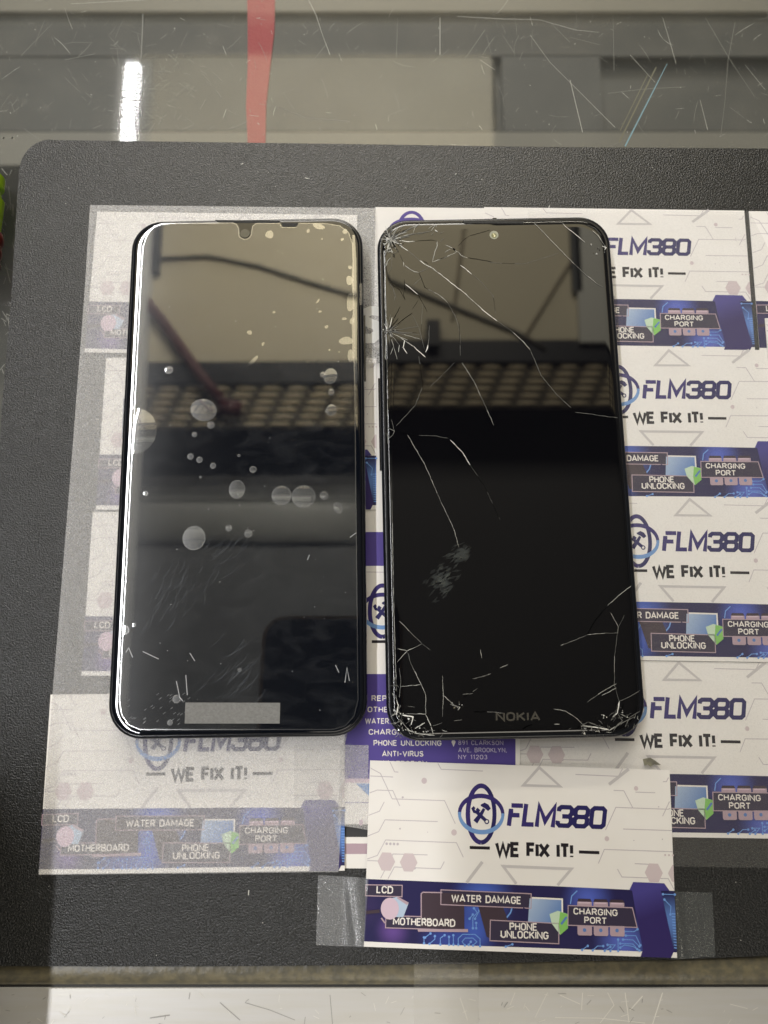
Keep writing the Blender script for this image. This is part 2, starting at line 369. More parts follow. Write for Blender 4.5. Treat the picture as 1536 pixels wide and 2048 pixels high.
# mat
desk = thing('desk_mat', (0, 0, 0), (0, 0, 0), 'black textured desk mat with rounded corner lying on the glass counter', 'mat')
co = [(0, 1932), (200, 1933), (400, 1933), (770, 1930), (970, 1927), (1170, 1922), (1340, 1920), (1440, 1916), (1536, 1911), (1900, 1890)]
out = [pt(x, y) for x, y in co] + [(0.20, pt(1900, 300)[1])] + [pt(x, y) for x, y in [(1536, 297), (1100, 294), (700, 288), (400, 284), (110, 280)]]
cx, cy = pt(100, 340); ex, ey = pt(38, 340)
rr = cx - ex
tl = pt(100, 279)
out += [(tl[0] - (tl[0] - ex) * math.sin(R(t)), cy + (tl[1] - cy) * math.cos(R(t))) for t in range(0, 91, 10)]
out += [pt(x, y) for x, y in [(22, 600), (5, 800), (-4, 960), (-30, 1300), (-60, 1932)]]
b = MB(); b.slab(out, TOP + 0.0001, -0.0001)
b.build('backing', M['mat_edge'], desk)
b = MB(); b.poly(out, 0.0); b.build('writing_surface', M['mat'], desk)
b = MB()
for i in range(46):
    x = rnd.uniform(30, 1536); y = rnd.choice([rnd.uniform(300, 410), rnd.uniform(1760, 1920), rnd.uniform(300, 1900)])
    if y > 420 and 430 < y < 1750 and x > 150: continue
    p = pt(x, y); b.ellipse(p, rnd.uniform(.00008, .00022), rnd.uniform(.00006, .00014), 0.00012, n=7, rot=rnd.uniform(0, 3))
for x, y, l, a in [(482, 329, 5, .3), (610, 356, 7, -.3), (1097, 417, 6, 1.2), (910, 350, 4, .8), (497, 1790, 10, 1.5)]:
    b.ribbon([pt(x, y), pt(x + l * math.cos(a), y - l * math.sin(a))], 0.0003, 0.00012)
b.build('dust_specks', mat('pale dust', (0.5, 0.5, 0.46), 0.7), desk)['kind'] = 'stuff'
# ================================================================== business cards
CW, CH = 0.0889, 0.0508
# artwork was measured on the front card: homography from measurement to card millimetres
def homography(src, dst):
    A = []
    for (x, y), (u, v) in zip(src, dst):
        A.append([x, y, 1, 0, 0, 0, -u * x, -u * y, u]); A.append([0, 0, 0, x, y, 1, -v * x, -v * y, v])
    n = 8
    for i in range(n):
        p = max(range(i, n), key=lambda r: abs(A[r][i])); A[i], A[p] = A[p], A[i]
        for r in range(n):
            if r != i:
                f = A[r][i] / A[i][i]
                A[r] = [x - f * y for x, y in zip(A[r], A[i])]
    return [A[i][8] / A[i][i] for i in range(n)] + [1]
HC = homography([(740, 1517), (1330, 1537.5), (1340, 1919), (727, 1904)], [(-CW / 2, CH / 2), (CW / 2, CH / 2), (CW / 2, -CH / 2), (-CW / 2, -CH / 2)])
def art(x, y):
    d = HC[6] * x + HC[7] * y + 1
    return (max(-CW / 2, min(CW / 2, (HC[0] * x + HC[1] * y + HC[2]) / d)), max(-CH / 2, min(CH / 2, (HC[3] * x + HC[4] * y + HC[5]) / d)))
def A(x, y): return art(720 + x / 4.653, 1500 + y / 4.655)
def B(x, y): return art(1020 + x / 3.657, 1500 + y / 3.657)
TH = 0.00025
ZP = TH
card = thing('business_card', (0, 0, 0), (0, 0, 0), 'x', 'business card', 'business cards on the mat')
b = MB(); b.box(-CW / 2, -CH / 2, 0, CW / 2, CH / 2, TH); b.build('paper', M['paper'], card)
# faint printed circuit lines, dots, hexagons, triangles
b = MB(); lw = 0.00022
lines = [[A(280, 95), A(322, 190), A(357, 192)], [A(725, 108), A(755, 165), A(1140, 182)], [A(100, 155), A(190, 205), A(300, 452), A(785, 468), A(883, 690)],
         [A(95, 230), A(308, 240)], [A(88, 395), A(160, 367), A(305, 372), A(370, 522)], [A(80, 612), A(180, 572), A(225, 482)], [A(72, 812), A(172, 770), A(232, 655), A(720, 670)],
         [A(65, 1035), A(160, 1000), A(237, 850), A(893, 873), A(955, 1012)], [A(65, 1050), A(308, 1057)], [A(190, 1220), A(305, 985), A(625, 992)], [A(258, 1225), A(318, 1110), A(745, 1125), A(780, 1055)], [A(430, 992), A(463, 1075)],
         [B(465, 168), B(770, 182), B(800, 118)], [B(735, 287), B(808, 290), B(870, 418)], [B(890, 300), B(1030, 305)], [B(675, 585), B(750, 415), B(1120, 428), B(1136, 420)], [B(800, 577), B(1150, 587)], [B(622, 835), B(665, 730), B(1160, 745)],
         [B(757, 877), B(787, 935), B(1115, 945), B(1165, 1030)], [B(1080, 480), B(1130, 370)], [B(880, 835), B(1000, 840)], [B(1085, 222), B(1110, 222), B(1125, 190)]]
for q in lines: b.ribbon(q, lw, ZP + 0.00001, 0)
for p, r in [(A(397, 437), 10), (A(371, 740), 8), (A(627, 772), 4), (A(505, 1120), 12), (B(1053, 410), 6), (B(1077, 652), 6), (B(875, 662), 5)] + [(A(247 + 34 * i, 886 + i), 12) for i in range(4)]:
    b.ellipse(p, r * 3.1e-5, r * 3.1e-5, ZP + 0.00001, 0, n=14)
for i in range(3): b.ellipse(B(1095 + 27 * i, 769 + i), 0.0003, 0.0003, ZP + 0.00001, 2, n=12)
for p, r in [(A(597, 276), 26), (A(871, 774), 26), (B(895, 272), 20), (B(684, 650), 21)]: b.ellipse(p, r * 3.1e-5, r * 3.3e-5, ZP + 0.00001, 2, n=20)
for cpt, rx in [(A(243, 1058), 83), (A(450, 1065), 83), (B(1013, 902), 66)]:
    k = 3.1e-5 * (1 if rx == 83 else 1.27)
    b.poly([(cpt[0] + rx * k * math.cos(R(60 * i)), cpt[1] + rx * k * 1.1 * math.sin(R(60 * i))) for i in range(6)], ZP + 0.000005, 2)
b.poly([B(1113, 905), B(1145, 840), B(1163, 845), B(1166, 970), B(1140, 965)], ZP + 0.000005, 2)
tw = 0.0008
b.ribbon([B(205, 115), B(90, 250), B(355, 258)], tw, ZP, 1, closed=True)
b.ribbon([B(843, 55), B(703, 243)], tw * 1.1, ZP, 1)
b.ribbon([A(1130, 1055), A(985, 1255)], tw * 1.1, ZP, 1)
b.ribbon([A(1440, 1262), A(1320, 1095), B(430, 877), B(330, 1000)], tw, ZP, 1)
b.build('circuit_pattern', [M['ink_line'], M['ink_tri'], M['ink_hex']], card)
# emblem: two crossed rings round a wrench and a hammer
b = MB()
c0 = A(1122, 595); k = 3.15e-5
def ring(rx, ry, a0, a1, w0, w1, m, n=22, lift=0):
    ps = [(c0[0] + rx * k * math.cos(R(a0 + (a1 - a0) * i / n)), c0[1] + ry * k * math.sin(R(a0 + (a1 - a0) * i / n))) for i in range(n + 1)]
    b.ribbon(ps, [(w0 + (w1 - w0) * math.sin(math.pi * i / n)) * k for i in range(n + 1)], ZP + 0.00001 + lift, m)
ring(124, 250, -90, 90, 40, 38, 0); ring(124, 250, 90, 270, 40, 42, 1)
ring(202, 160, -4, 184, 30, 40, 1); ring(202, 160, 176, 364, 26, 40, 2)
ring(124, 250, 70, 110, 40, 42, 1)
def E(x, y): return A(x, y)
b.ribbon([E(1075, 570), E(1120, 615), E(1165, 660)], 32 * k, ZP + 0.00003, 0)
b.ribbon([E(1062, 530), E(1046, 545), E(1058, 572), E(1085, 580), E(1098, 562), E(1080, 545)], 26 * k, ZP + 0.00003, 0)
pr = E(1173, 668); b.ribbon([(pr[0] + 18 * k * math.cos(R(t)), pr[1] + 18 * k * math.sin(R(t))) for t in range(0, 360, 30)], 10 * k, ZP + 0.00003, 0, closed=True)
b.ribbon([E(1150, 545), E(1125, 590), E(1068, 672)], [24 * k, 32 * k, 44 * k], ZP + 0.00003, 0)
b.ribbon([E(1118, 512), E(1150, 510), E(1175, 525), E(1198, 555)], [12 * k, 44 * k, 46 * k, 34 * k], ZP + 0.00003, 0)
b.build('emblem', [M['ink_navy'], M['ink_purple'], M['ink_sky']], card)
# title: squared italic letters
b = MB()
def T(x, y):                                      # x in title units 0..717, y 0 bottom..1 top, italic
    base = (B(-28, 556)[0], B(-28, 556)[1]); end = B(668, 578)
    u = x / 706.0; h = 0.00625; wt = 0
    sl = 0.00085 * y
    return (base[0] + (end[0] - base[0]) * u + sl, base[1] + (end[1] - base[1]) * u + h * y)
def sq(x0, x1, y0, y1, c=16):
    cy = c / 165.0
    return [(x0 + c, y1), (x1 - c, y1), (x1, y1 - cy), (x1, y0 + cy), (x1 - c, y0), (x0 + c, y0), (x0, y0 + cy), (x0, y1 - cy)]
wt = 0.00126
def st(ps, m, closed=False): b.ribbon([T(*p) for p in ps], wt, ZP + 0.00001, m, closed)
hy = .09
st([(12, .91), (96, .91)], 1); st([(12, 0), (12, .66), (30, .66)], 1); st([(12, .48), (80, .48)], 1)
st([(118, 1), (118, hy), (190, hy)], 1)
st([(214, 0), (214, .93), (270, .25), (330, .93), (330, 0)], 1)
st([(362, .72), (362, .83), (378, .91), (440, .91), (456, .82), (456, .62), (440, .5), (390, .5)], 0)
st([(440, .5), (456, .4), (456, .2), (440, hy), (378, hy), (362, .19), (362, .3)], 0)
st(sq(484, 572, .5, .91), 0, True); st(sq(484, 572, hy, .5), 0, True)
st(sq(604, 696, hy, .91), 0, True)
b.build('title_lettering', [M['ink_navy'], M['ink_purple']], card)
b = MB()
lettering(b, 'WE FIX IT!', (A(1262, 1003)[0], A(1262, 1003)[1] - .0001), (B(436, 800)[0], B(436, 800)[1] - 0.0001), 0.0042, ZP + 0.00001, 0, weight=0.23, gap=0.17)
b.ribbon([A(1015, 918), A(1200, 923)], 0.00085, ZP + 0.00001); b.ribbon([B(484, 750), B(630, 755)], 0.00085, ZP + 0.00001)
b.build('slogan_lettering', M['ink_black'], card)
# service band
b = MB()
bt = [A(57, 1228), A(1489, 1275), B(300, 1008), B(835, 1030), B(1168, 1036)]
bb_ = [B(1172, 1492), B(900, 1487), B(400, 1475), A(1400, 1866), A(600, 1850), A(40, 1830)]
bt[0] = (-CW / 2, bt[0][1]); bt[-1] = (CW / 2, bt[-1][1]); bb_[0] = (CW / 2, bb_[0][1]); bb_[-1] = (-CW / 2, bb_[-1][1])
b.poly(bt + bb_, ZP + 0.000002, 0)
b.ribbon([A(1400, 1490), A(1385, 1540), A(1340, 1600)], 0.0004, ZP + 0.00002, 5)
b.ribbon([B(420, 1140), B(430, 1080), B(470, 1040)], 0.0003, ZP + 0.00002, 5)
for i in range(13): b.ribbon([B(1135 + i * 1.2, 1205 + i * 21), (CW / 2, B(1172, 1207 + i * 21)[1])], 0.00028, ZP + 0.00002, 5)
# circuit traces
tr = [[A(590, 1840), A(590, 1785)], [A(600, 1785), A(650, 1745)], [A(640, 1845), A(690, 1800), A(690, 1770)], [A(740, 1850), A(740, 1790), A(780, 1760)], [A(820, 1850), A(820, 1775)], [A(860, 1850), A(860, 1760)],
      [A(905, 1850), A(905, 1790), A(945, 1750), A(1060, 1750), A(1105, 1790), A(1105, 1860)], [A(965, 1855), A(940, 1820), A(970, 1785), A(1040, 1785), A(1075, 1820), A(1040, 1855)], [A(1020, 1820), A(1000, 1850)],
      [A(1050, 1500), A(1080, 1540), A(1040, 1590), A(1040, 1690)], [A(1100, 1520), A(1060, 1600)], [A(1070, 1640), A(1070, 1690)], [A(1010, 1600), A(1040, 1560)],
      [A(1340, 1862), A(1400, 1840)], [B(500, 1480), B(540, 1450)], [B(575, 1482), B(610, 1450), B(650, 1450)], [B(660, 1484), B(700, 1455)], [B(755, 1484), B(755, 1400)], [B(770, 1460), B(800, 1440), B(860, 1450), B(905, 1480)],
      [B(770, 1430), B(860, 1432), B(890, 1470)], [B(790, 1400), B(860, 1402), B(905, 1450)], [B(800, 1340), B(870, 1340), B(893, 1322)], [B(810, 1370), B(880, 1370), B(912, 1440)], [B(700, 1484), B(735, 1440), B(680, 1440)],
      [B(1075, 1060), B(1160, 1062)], [B(1085, 1100), B(1130, 1150), B(1125, 1210)]]
for q in tr:
    b.ribbon(q, 0.00022, ZP + 0.00003, 5)
    b.ellipse(q[0], .00035, .00035, ZP + 0.00004, 5, n=10); b.ellipse(q[-1], .00035, .00035, ZP + 0.00004, 5, n=10)
# pictures on the band
b.poly([B(838, 1032), B(866, 971), B(1085, 979), B(1122, 1034), B(1062, 1036), B(1148, 1478), B(1125, 1532), B(912, 1530), B(930, 1470), B(875, 1150), B(858, 1036)], ZP + 0.00004, 2)
lap = [A(565, 1365), A(580, 1350), A(960, 1360), A(962, 1700), A(560, 1690)]
b.poly(lap, ZP + 0.00005, 3); b.ribbon([A(565, 1600), A(565, 1365), A(580, 1350), A(760, 1352)], 0.0003, ZP + 0.00006, 4)
b.poly([A(530, 1705), A(995, 1698), A(995, 1728), A(535, 1728)], ZP + 0.00006, 4)
b.poly([A(1090, 1480), A(1320, 1490), A(1372, 1650), A(1210, 1790), A(1165, 1770)], ZP + 0.00005, 3)
b.poly([A(290, 1410), A(350, 1395), A(450, 1450), A(400, 1590), A(330, 1590)], ZP + 0.00005, 6)
b.poly([A(350, 1395), A(450, 1450), A(435, 1475), A(340, 1410)], ZP + 0.00006, 4)
b.ellipse(A(275, 1510), .0026, .0029, ZP + 0.00007, 7); b.ribbon([A(50, 1550), A(180, 1535)], 0.0009, ZP + 0.00005, 3)
b.ribbon([A(195, 1600), A(230, 1650)], 0.0004, ZP + 0.00006, 4)
b.poly([A(1560, 1400), B(362, 1104), B(362, 1290), A(1530, 1800)], ZP + 0.00005, 6)
b.ribbon([B(145, 1095), B(361, 1104), B(361, 1250)], 0.00045, ZP + 0.00006, 8)
b.poly([A(1500, 1480), B(100, 1180), B(104, 1275), A(1500, 1590)], ZP + 0.00006, 0)
b.poly([B(270, 1215), B(330, 1190), B(403, 1215), B(400, 1320), B(345, 1370), B(285, 1285)], ZP + 0.00007, 9)
b.poly([B(345, 1198), B(403, 1215), B(400, 1320), B(345, 1370), B(335, 1290)], ZP + 0.00008, 10)
b.ribbon([B(352, 1290), B(392, 1235)], 0.0006, ZP + 0.0001, 6)
for i in range(3):
    x = 468 + 115 * i
    b.poly([B(x + 8, 1098 + i * 2), B(x + 95, 1100 + i * 2), B(x + 103, 1122 + i * 2), B(x, 1120 + i * 2)], ZP + 0.00005, 3)
    b.poly([B(x, 1120 + i * 2), B(x + 103, 1122 + i * 2), B(x + 103, 1156), B(x, 1154)], ZP + 0.00006, 4); b.poly([B(x + 8, 1122 + 2 * i), B(x + 95, 1124 + 2 * i), B(x + 90, 1134 + 2 * i), B(x + 10, 1133 + 2 * i)], ZP + 0.00008, 7)
    b.poly([B(x, 1298), B(x + 103, 1300), B(x + 103, 1365 + 2 * i), B(x + 95, 1373 + 2 * i), B(x + 8, 1371 + 2 * i), B(x, 1360)], ZP + 0.00006, 4)
    b.ellipse(B(x + 50, 1332), .0005, .0005, ZP + 0.00009, 6, n=14)
bm = mat('printed band with glows', (0.017, 0.014, 0.075), 0.4, spec=0.3); nt = bm.node_tree
tcn = nt.nodes.new('ShaderNodeTexCoord'); last = None
for cpt, rad_, col_ in [(A(1130, 1420), .0105, (0.068, 0.135, 0.567)), (A(820, 1810), .010, (.035, .06, .30)), (A(1060, 1720), .008, (0.054, 0.108, 0.486)), (B(545, 1110), .0085, (0.081, 0.121, 0.513)), (B(790, 1420), .0095, (0.095, 0.135, 0.513)), (B(1135, 1260), .0085, (.10, .20, .50)), (A(300, 1720), .006, (.12, .06, .26)), (A(60, 1500), .007, (.03, .02, .09))]:
    ds = nt.nodes.new('ShaderNodeVectorMath'); ds.operation = 'DISTANCE'; ds.inputs[1].default_value = (cpt[0], cpt[1], ZP)
    nt.links.new(tcn.outputs['Object'], ds.inputs[0])
    mr = nt.nodes.new('ShaderNodeMapRange'); mr.interpolation_type = 'SMOOTHSTEP'
    mr.inputs[1].default_value = 0; mr.inputs[2].default_value = rad_; mr.inputs[3].default_value = 1; mr.inputs[4].default_value = 0
    nt.links.new(ds.outputs['Value'], mr.inputs[0])
    mx = nt.nodes.new('ShaderNodeMixRGB'); nt.links.new(mr.outputs[0], mx.inputs[0])
    if last: nt.links.new(last.outputs[0], mx.inputs[1])
    else: mx.inputs[1].default_value = (0.017, 0.014, 0.075, 1)
    mx.inputs[2].default_value = (*col_, 1); last = mx
nt.links.new(last.outputs[0], nt.nodes['Principled BSDF'].inputs['Base Color'])
M['ink_band'] = bm
def fade(name, p0, p1, c0_, c1_):
    m = mat(name, c0_, .4, spec=.3); nt = m.node_tree; t = nt.nodes.new('ShaderNodeTexCoord'); dp = nt.nodes.new('ShaderNodeVectorMath'); dp.operation = 'DOT_PRODUCT'
    v = Vector((p1[0] - p0[0], p1[1] - p0[1], 0)); sc = v / v.length_squared; dp.inputs[1].default_value = sc
    off = p0[0] * sc.x + p0[1] * sc.y
    r = nt.nodes.new('ShaderNodeMapRange'); r.inputs[1].default_value = off; r.inputs[2].default_value = off + 1
    mx = nt.nodes.new('ShaderNodeMixRGB'); mx.inputs[1].default_value = (*c0_, 1); mx.inputs[2].default_value = (*c1_, 1)
    nt.links.new(t.outputs['Object'], dp.inputs[0]); nt.links.new(dp.outputs['Value'], r.inputs[0]); nt.links.new(r.outputs[0], mx.inputs[0]); nt.links.new(mx.outputs[0], nt.nodes['Principled BSDF'].inputs['Base Color']); return m
band = b.build('service_band', [M['ink_band'], M['ink_blue'], fade('band purple', B(1040, 1000), B(1100, 1180), (.06, .05, .24), (.030, .019, .115)), M['ink_brown'], M['ink_pink'], M['ink_trace'], fade('screen picture blue', B(110, 1080), B(330, 1250), (.42, .52, .66), (.10, .20, .46)), M['ink_rose'], M['ink_white'], M['ink_mint'], M['ink_green']], card)
b = MB()
plates = [([A(50, 1283), A(390, 1285), A(388, 1396), A(46, 1388)], [('LCD', A(155, 1362), A(298, 1368))]),
          ([A(240, 1578), A(948, 1590), A(945, 1710), A(233, 1695)], [('MOTHERBOARD', A(308, 1668), A(872, 1680))]),
          ([A(748, 1325), B(140, 1065), B(138, 1174), A(746, 1466)], [('WATER DAMAGE', A(848, 1440), B(64, 1144))]),
          ([A(1200, 1610), B(336, 1285), B(334, 1436), A(1195, 1806)], [('PHONE', A(1380, 1705), B(178, 1342)), ('UNLOCKING', A(1298, 1778), B(258, 1405))]),
          ([B(403, 1150), B(858, 1162), B(890, 1308), B(400, 1297)], [('CHARGING', B(443, 1216), B(750, 1226)), ('PORT', B(520, 1282), B(672, 1288))])]
for q, tx in plates:
    b.poly(q, ZP + 0.00011, 0); b.ribbon(q if len(tx) < 9 else q, 0.00026, ZP + 0.00013, 1, closed=True)
    for t, p0, p1 in tx: lettering(b, t, p0, p1, 0.00205 if t != 'CHARGING' and t != 'PORT' else 0.0018, ZP + 0.00015, 2, weight=0.17, gap=0.2)
b.build('label_plate', [M['ink_plate'], M['ink_pink'], M['ink_white']], band)

def put(o, p0, p1, z, corner):                    # p0 -> p1 are the measured left and right corners of one edge
    a = Vector(pt(*p0, z)); c = Vector(pt(*p1, z)); ang = math.atan2(c.y - a.y, c.x - a.x)
    u = Vector((math.cos(ang), math.sin(ang))); v = Vector((-u.y, u.x))
    q = a + u * CW / 2 + v * (-CH / 2 if corner == 'top' else CH / 2)
    o.location = (q.x, q.y, z); o.rotation_euler = (0, 0, ang)
G = 'business cards on the mat'
spots = [
 ((740, 1521), (1330, 1540), 0.0016, 'top', 'business card taped in front of the cracked phone, its whole face showing'),
 ((968, 415), (1484, 422), 0.0002, 'top', 'topmost business card of the column right of the cracked phone'),
 ((1032, 697), (1578, 701), 0.0004, 'top', 'second business card down in the column right of the cracked phone'),
 ((1062, 992), (1624, 1000), 0.0006, 'top', 'third business card down in the column right of the cracked phone'),
 ((1028, 1318), (1613, 1326), 0.0003, 'top', 'lowest business card of the column right of the cracked phone'),
 ((78, 1748), (677, 1741), 0.0012, 'bottom', 'frosted looking business card under clear film below the uncracked phone'),
 ((195, 424), (716, 431), 0.0002, 'top', 'business card under clear film behind the top end of the uncracked phone'),
 ((213, 716), (757, 716), 0.0004, 'top', 'second card down left of the uncracked phone, only LC of its label showing'),
 ((186, 1024), (750, 1024), 0.00005, 'top', 'third card down left of the uncracked phone, slim strip ending in an LCD label'),
 ((1497, 423), (2012, 430), 0.0003, 'top', 'card sliver cut by the photo edge, right of the topmost column card'),
 ((1529, 637), (2070, 645), 0.0008, 'top', 'narrow white card strip at the photo edge, overlapping the dark foot of another'),
 ((553, 1132), (1115, 1132), 0.00047, 'top', 'card in the gap between the phones, a wrench of its emblem showing'),
]
for i, (p0, p1, z, cn, lab) in enumerate(spots):
    o = card if i == 0 else copy_tree(card)
    put(o, p0, p1, z, cn); o['label'] = lab
    if i == 0: o.rotation_euler.x = R(-0.9); o.rotation_euler.y = R(-0.35); o.location.z = 0.0019
bpy.context.view_layer.update()
# plain backed cards with a purple panel
def plain(name_lab, p0, p1, z, cn, art_fn=None):
    o = thing('business_card', (0, 0, 0), (0, 0, 0), name_lab, 'business card', G)
    bb = MB(); bb.box(-CW / 2, -CH / 2, 0, CW / 2, CH / 2, TH); bb.build('paper', M['paper'], o)
    put(o, p0, p1, z, cn); bpy.context.view_layer.update()
    if art_fn: art_fn(o)
    return o
def art_logo(o):
    bb = MB(); c = local(o, 823, 460, TH)
    for rx, ry, a0, a1, m in [(.0044, .0066, 0, 180, 0), (.0072, .0040, 0, 180, 0)]:
        bb.ribbon([(c[0] + rx * math.cos(R(a0 + (a1 - a0) * i / 20)), c[1] + ry * math.sin(R(a0 + (a1 - a0) * i / 20))) for i in range(21)], 0.0012, TH + 0.00001, m)
    bb.build('emblem', M['ink_lilac'], o)
plain('white card with a violet arch above the shattered corner of the cracked phone', (751, 415), (1270, 420), 0.0001, 'top', art_logo)
def art_foot(o):
    bb = MB(); bb.poly([local(o, 700, 1064, TH), local(o, 800, 1064, TH), local(o, 800, 1180, TH), local(o, 700, 1180, TH)], TH + 0.00001); bb.build('purple_panel', M['ink_lilac'], o)
plain('white card sliver with a violet foot in the gap between the phones', (560, 815), (1108, 815), 0.0002, 'top', art_foot)
plain('blank white card sliver between the phones, below the large printed letter', (600, 727), (1140, 727), 0.00005, 'top')
def art_back(o):
    L = lambda x, y: local(o, x, y, TH)
    bb = MB()
    bb.poly([L(560, 1348), L(1031, 1348), L(1031, 1560), L(560, 1556)], TH + 0.00001, 0)
    bb.poly([L(560, 1556), L(1031, 1560), L(1031, 1568), L(560, 1564)], TH + 0.00001, 1)
    bb.poly([L(712, 1567), L(760, 1567), L(760, 1612), L(736, 1590)], TH + 0.00001, 2)
    bb.ribbon([L(690, 1605), L(760, 1605)], 0.0002, TH + 0.00001, 3)
    bb.ellipse(L(722, 1645), 0.0006, 0.0009, TH + 0.00001, 1)
    bb.build('purple_panel', [M['ink_lilac'], M['ink_rose'], M['ink_sky'], M['ink_lilac']], o)
    t = MB()
    for s, x0, x1, y in [('REPAIR', 744, 801, 1402), ('OTHER', 736, 786, 1424.5), ('WATER', 731, 777, 1447.5), ('CHARGING', 738, 820, 1469.5), ('PHONE UNLOCKING', 748, 882, 1491.5), ('ANTI-VIRUS', 765, 846, 1513), ('PROTECTION', 763, 853, 1533)]:
        lettering(t, s, L(x0, y), L(x1, y + .3), 0.00165, TH + 0.00002, 0, weight=0.17, gap=0.24)
    for s, x0, x1, y in [('891 CLARKSON', 917, 1006, 1490), ('AVE, BROOKLYN,', 917, 1013, 1504.5), ('NY 11203', 917, 974, 1518.5)]:
        lettering(t, s, L(x0, y), L(x1, y + .2), 0.00135, TH + 0.00002, 1, weight=0.15, gap=0.24)
    t.build('address_lettering', [M['ink_white'], mat('lilac print', (0.55, 0.50, 0.66), .45)], o)
    t = MB(); p = L(907, 1484); t.ellipse(p, 0.0006, 0.0006, TH + 0.00002, 0, n=16); t.poly([(p[0] - .0005, p[1] - .0003), (p[0] + .0005, p[1] - .0003), (p[0], p[1] - .0014)], TH + 0.00002, 0)
    t.build('map_pin', M['ink_white'], o)
plain('purple card back with an address, between the front card and the phones', (440, 1647), (1031, 1650), 0.0009, 'bottom', art_back)
def art_stripe(o):
    L = lambda x, y: local(o, x, y, TH)
    bb = MB(); bb.poly([L(600, 1687), L(800, 1687), L(800, 1708), L(600, 1708)], TH + 0.00001, 0); bb.poly([L(600, 1560), L(800, 1560), L(800, 1674), L(600, 1674)], TH + 0.00001, 1)
    bb.build('purple_panel', [M['ink_pink'], M['mat_edge']], o)
plain('striped foot of a card left of the uncovered front card', (560, 1735), (1160, 1740), 0.0001, 'bottom', art_stripe)

# ================================================================== films and tapes
M['film'] = sheet('frosted clear film', 0.010, 0.25, 0.23, (0.62, 0.60, 0.585), bump=(2300, 0.6, 0.0005), wide=0.13, wide_rough=0.33, smudge=(2100, 0.09, (1, 1, 1)))
M['film_r'] = sheet('clear laminate film', 0.012, 0.2, 0.045, (0.45, 0.44, 0.41), bump=(2600, 0.7, 0.0004), wide=0.03, wide_rough=0.4, smudge=(2100, 0.09, (1, 1, 1)))
M['tape'] = sheet('clear sticky tape', 0.05, 0.12, 0.13, (0.8, 0.82, 0.85), bump=(2000, 0.35, 0.0004), wide=0.05, wide_rough=0.35)
M['tape_r'] = sheet('shaded clear tape', 0.05, 0.12, 0.075, (0.6, 0.65, 0.65), bump=(2000, 0.35, 0.0004), wide=0.02, wide_rough=0.3)  # same tape, the dimmer light on it put into a weaker veil
def sheet_thing(name, pts, z, m, lab, cat, th=0.00006, group=None):
    b = MB(); b.poly([pt(x, y, z) for x, y in pts], 0)
    o = b.build(name, m); o.location.z = z
    return tag(o, lab, cat, group)
film0 = sheet_thing('clear_film', [(180, 410), (751, 416), (752, 540), (770, 560), (770, 726), (700, 727), (700, 1440), (690, 1490), (677, 1744), (77, 1750), (104, 1400), (140, 960), (168, 600)], 0.00172, M['film'], 'frosted clear film covering the cards around the uncracked phone', 'film')
# large pale letter printed on the film, mostly hidden between the phones
b = MB()
cc = pt(741, 649, 0.00172)
b.ribbon([(cc[0] + x * 0.001, cc[1] + y * 0.001) for x, y in [(4.6, 3.2), (3.0, 4.6), (0.2, 4.9), (-2.2, 3.8), (-2.2, 1.6), (0, .4), (2.4, -.6), (2.6, -3.2), (0.5, -4.9), (-2.6, -4.9), (-4.4, -3.2)]], 0.0033, 0.00003)
b.build('printed_lettering', mat('white film print', (0.62, 0.62, 0.60), 0.5), film0)
sheet_thing('clear_film', [(1056, 419), (1500, 424), (1640, 700), (1700, 1330), (1690, 1738), (1339, 1733), (1336, 1690), (1100, 1690), (1040, 1540), (1040, 1000)], 0.00125, M['film_r'], 'clear film covering the column of cards right of the cracked phone', 'film')
sheet_thing('clear_film', [(680, 1490), (737, 1490), (737, 1660), (676, 1650)], 0.00165, M['film'], 'small strip of clear film beside the blue triangle on a card back', 'film')
GT = 'clear tapes'
sheet_thing('clear_tape', [(588, 1490), (704, 1487), (703, 1530), (694, 1565), (697, 1590), (690, 1617), (588, 1610)], 0.0019, M['film_r'], 'clear tape end wrinkled over the gap between two cards, left of the front card', 'tape', group=GT)
def tape_curve(name, quad, zs, lab):
    """a tape strip bridging from the mat to a card edge, with soft folds"""
    b = MB(); nx, ny = 26, 8; g = []
    (a, bq, c, d) = quad
    for i in range(nx + 1):
        u = i / nx
        for j in range(ny + 1):
            v = j / ny
            px = (a[0] * (1 - u) + bq[0] * u) * (1 - v) + (d[0] * (1 - u) + c[0] * u) * v
            py = (a[1] * (1 - u) + bq[1] * u) * (1 - v) + (d[1] * (1 - u) + c[1] * u) * v
            z = zs(u, v); x, y = pt(px, py, z); g.append((x, y, z))
    b.add(g, [[i * (ny + 1) + j, (i + 1) * (ny + 1) + j, (i + 1) * (ny + 1) + j + 1, i * (ny + 1) + j + 1] for i in range(nx) for j in range(ny)])
    return tag(b.build(name, M['tape_r'] if quad[0][0] > 1000 else M['tape'], smooth=True), lab, 'tape', GT)
tape_curve('clear_tape', ((636, 1750), (737, 1756), (728, 1894), (632, 1890)), lambda u, v: 0.0002 + 0.0022 * max(0, (u - .55) / .45) ** 1.2 + 0.0007 * max(0, math.sin((u - .3 * v - .45) * 17)) * max(0, min(1, (u - .5) * 5)) * (1 - v * .6), 'clear tape holding the left edge of the uncovered front card to the mat')
tape_curve('clear_tape', ((1341, 1783), (1424, 1785), (1431, 1913), (1342, 1919)), lambda u, v: 0.0024 * (1 - min(1, u / .3)) ** 1.3 + 0.0002 + 0.0007 * math.exp(-((u - .18 - .12 * v) / .05) ** 2), 'clear tape holding the right edge of the uncovered front card to the mat')
def strip_z(u, v): return 0.0005
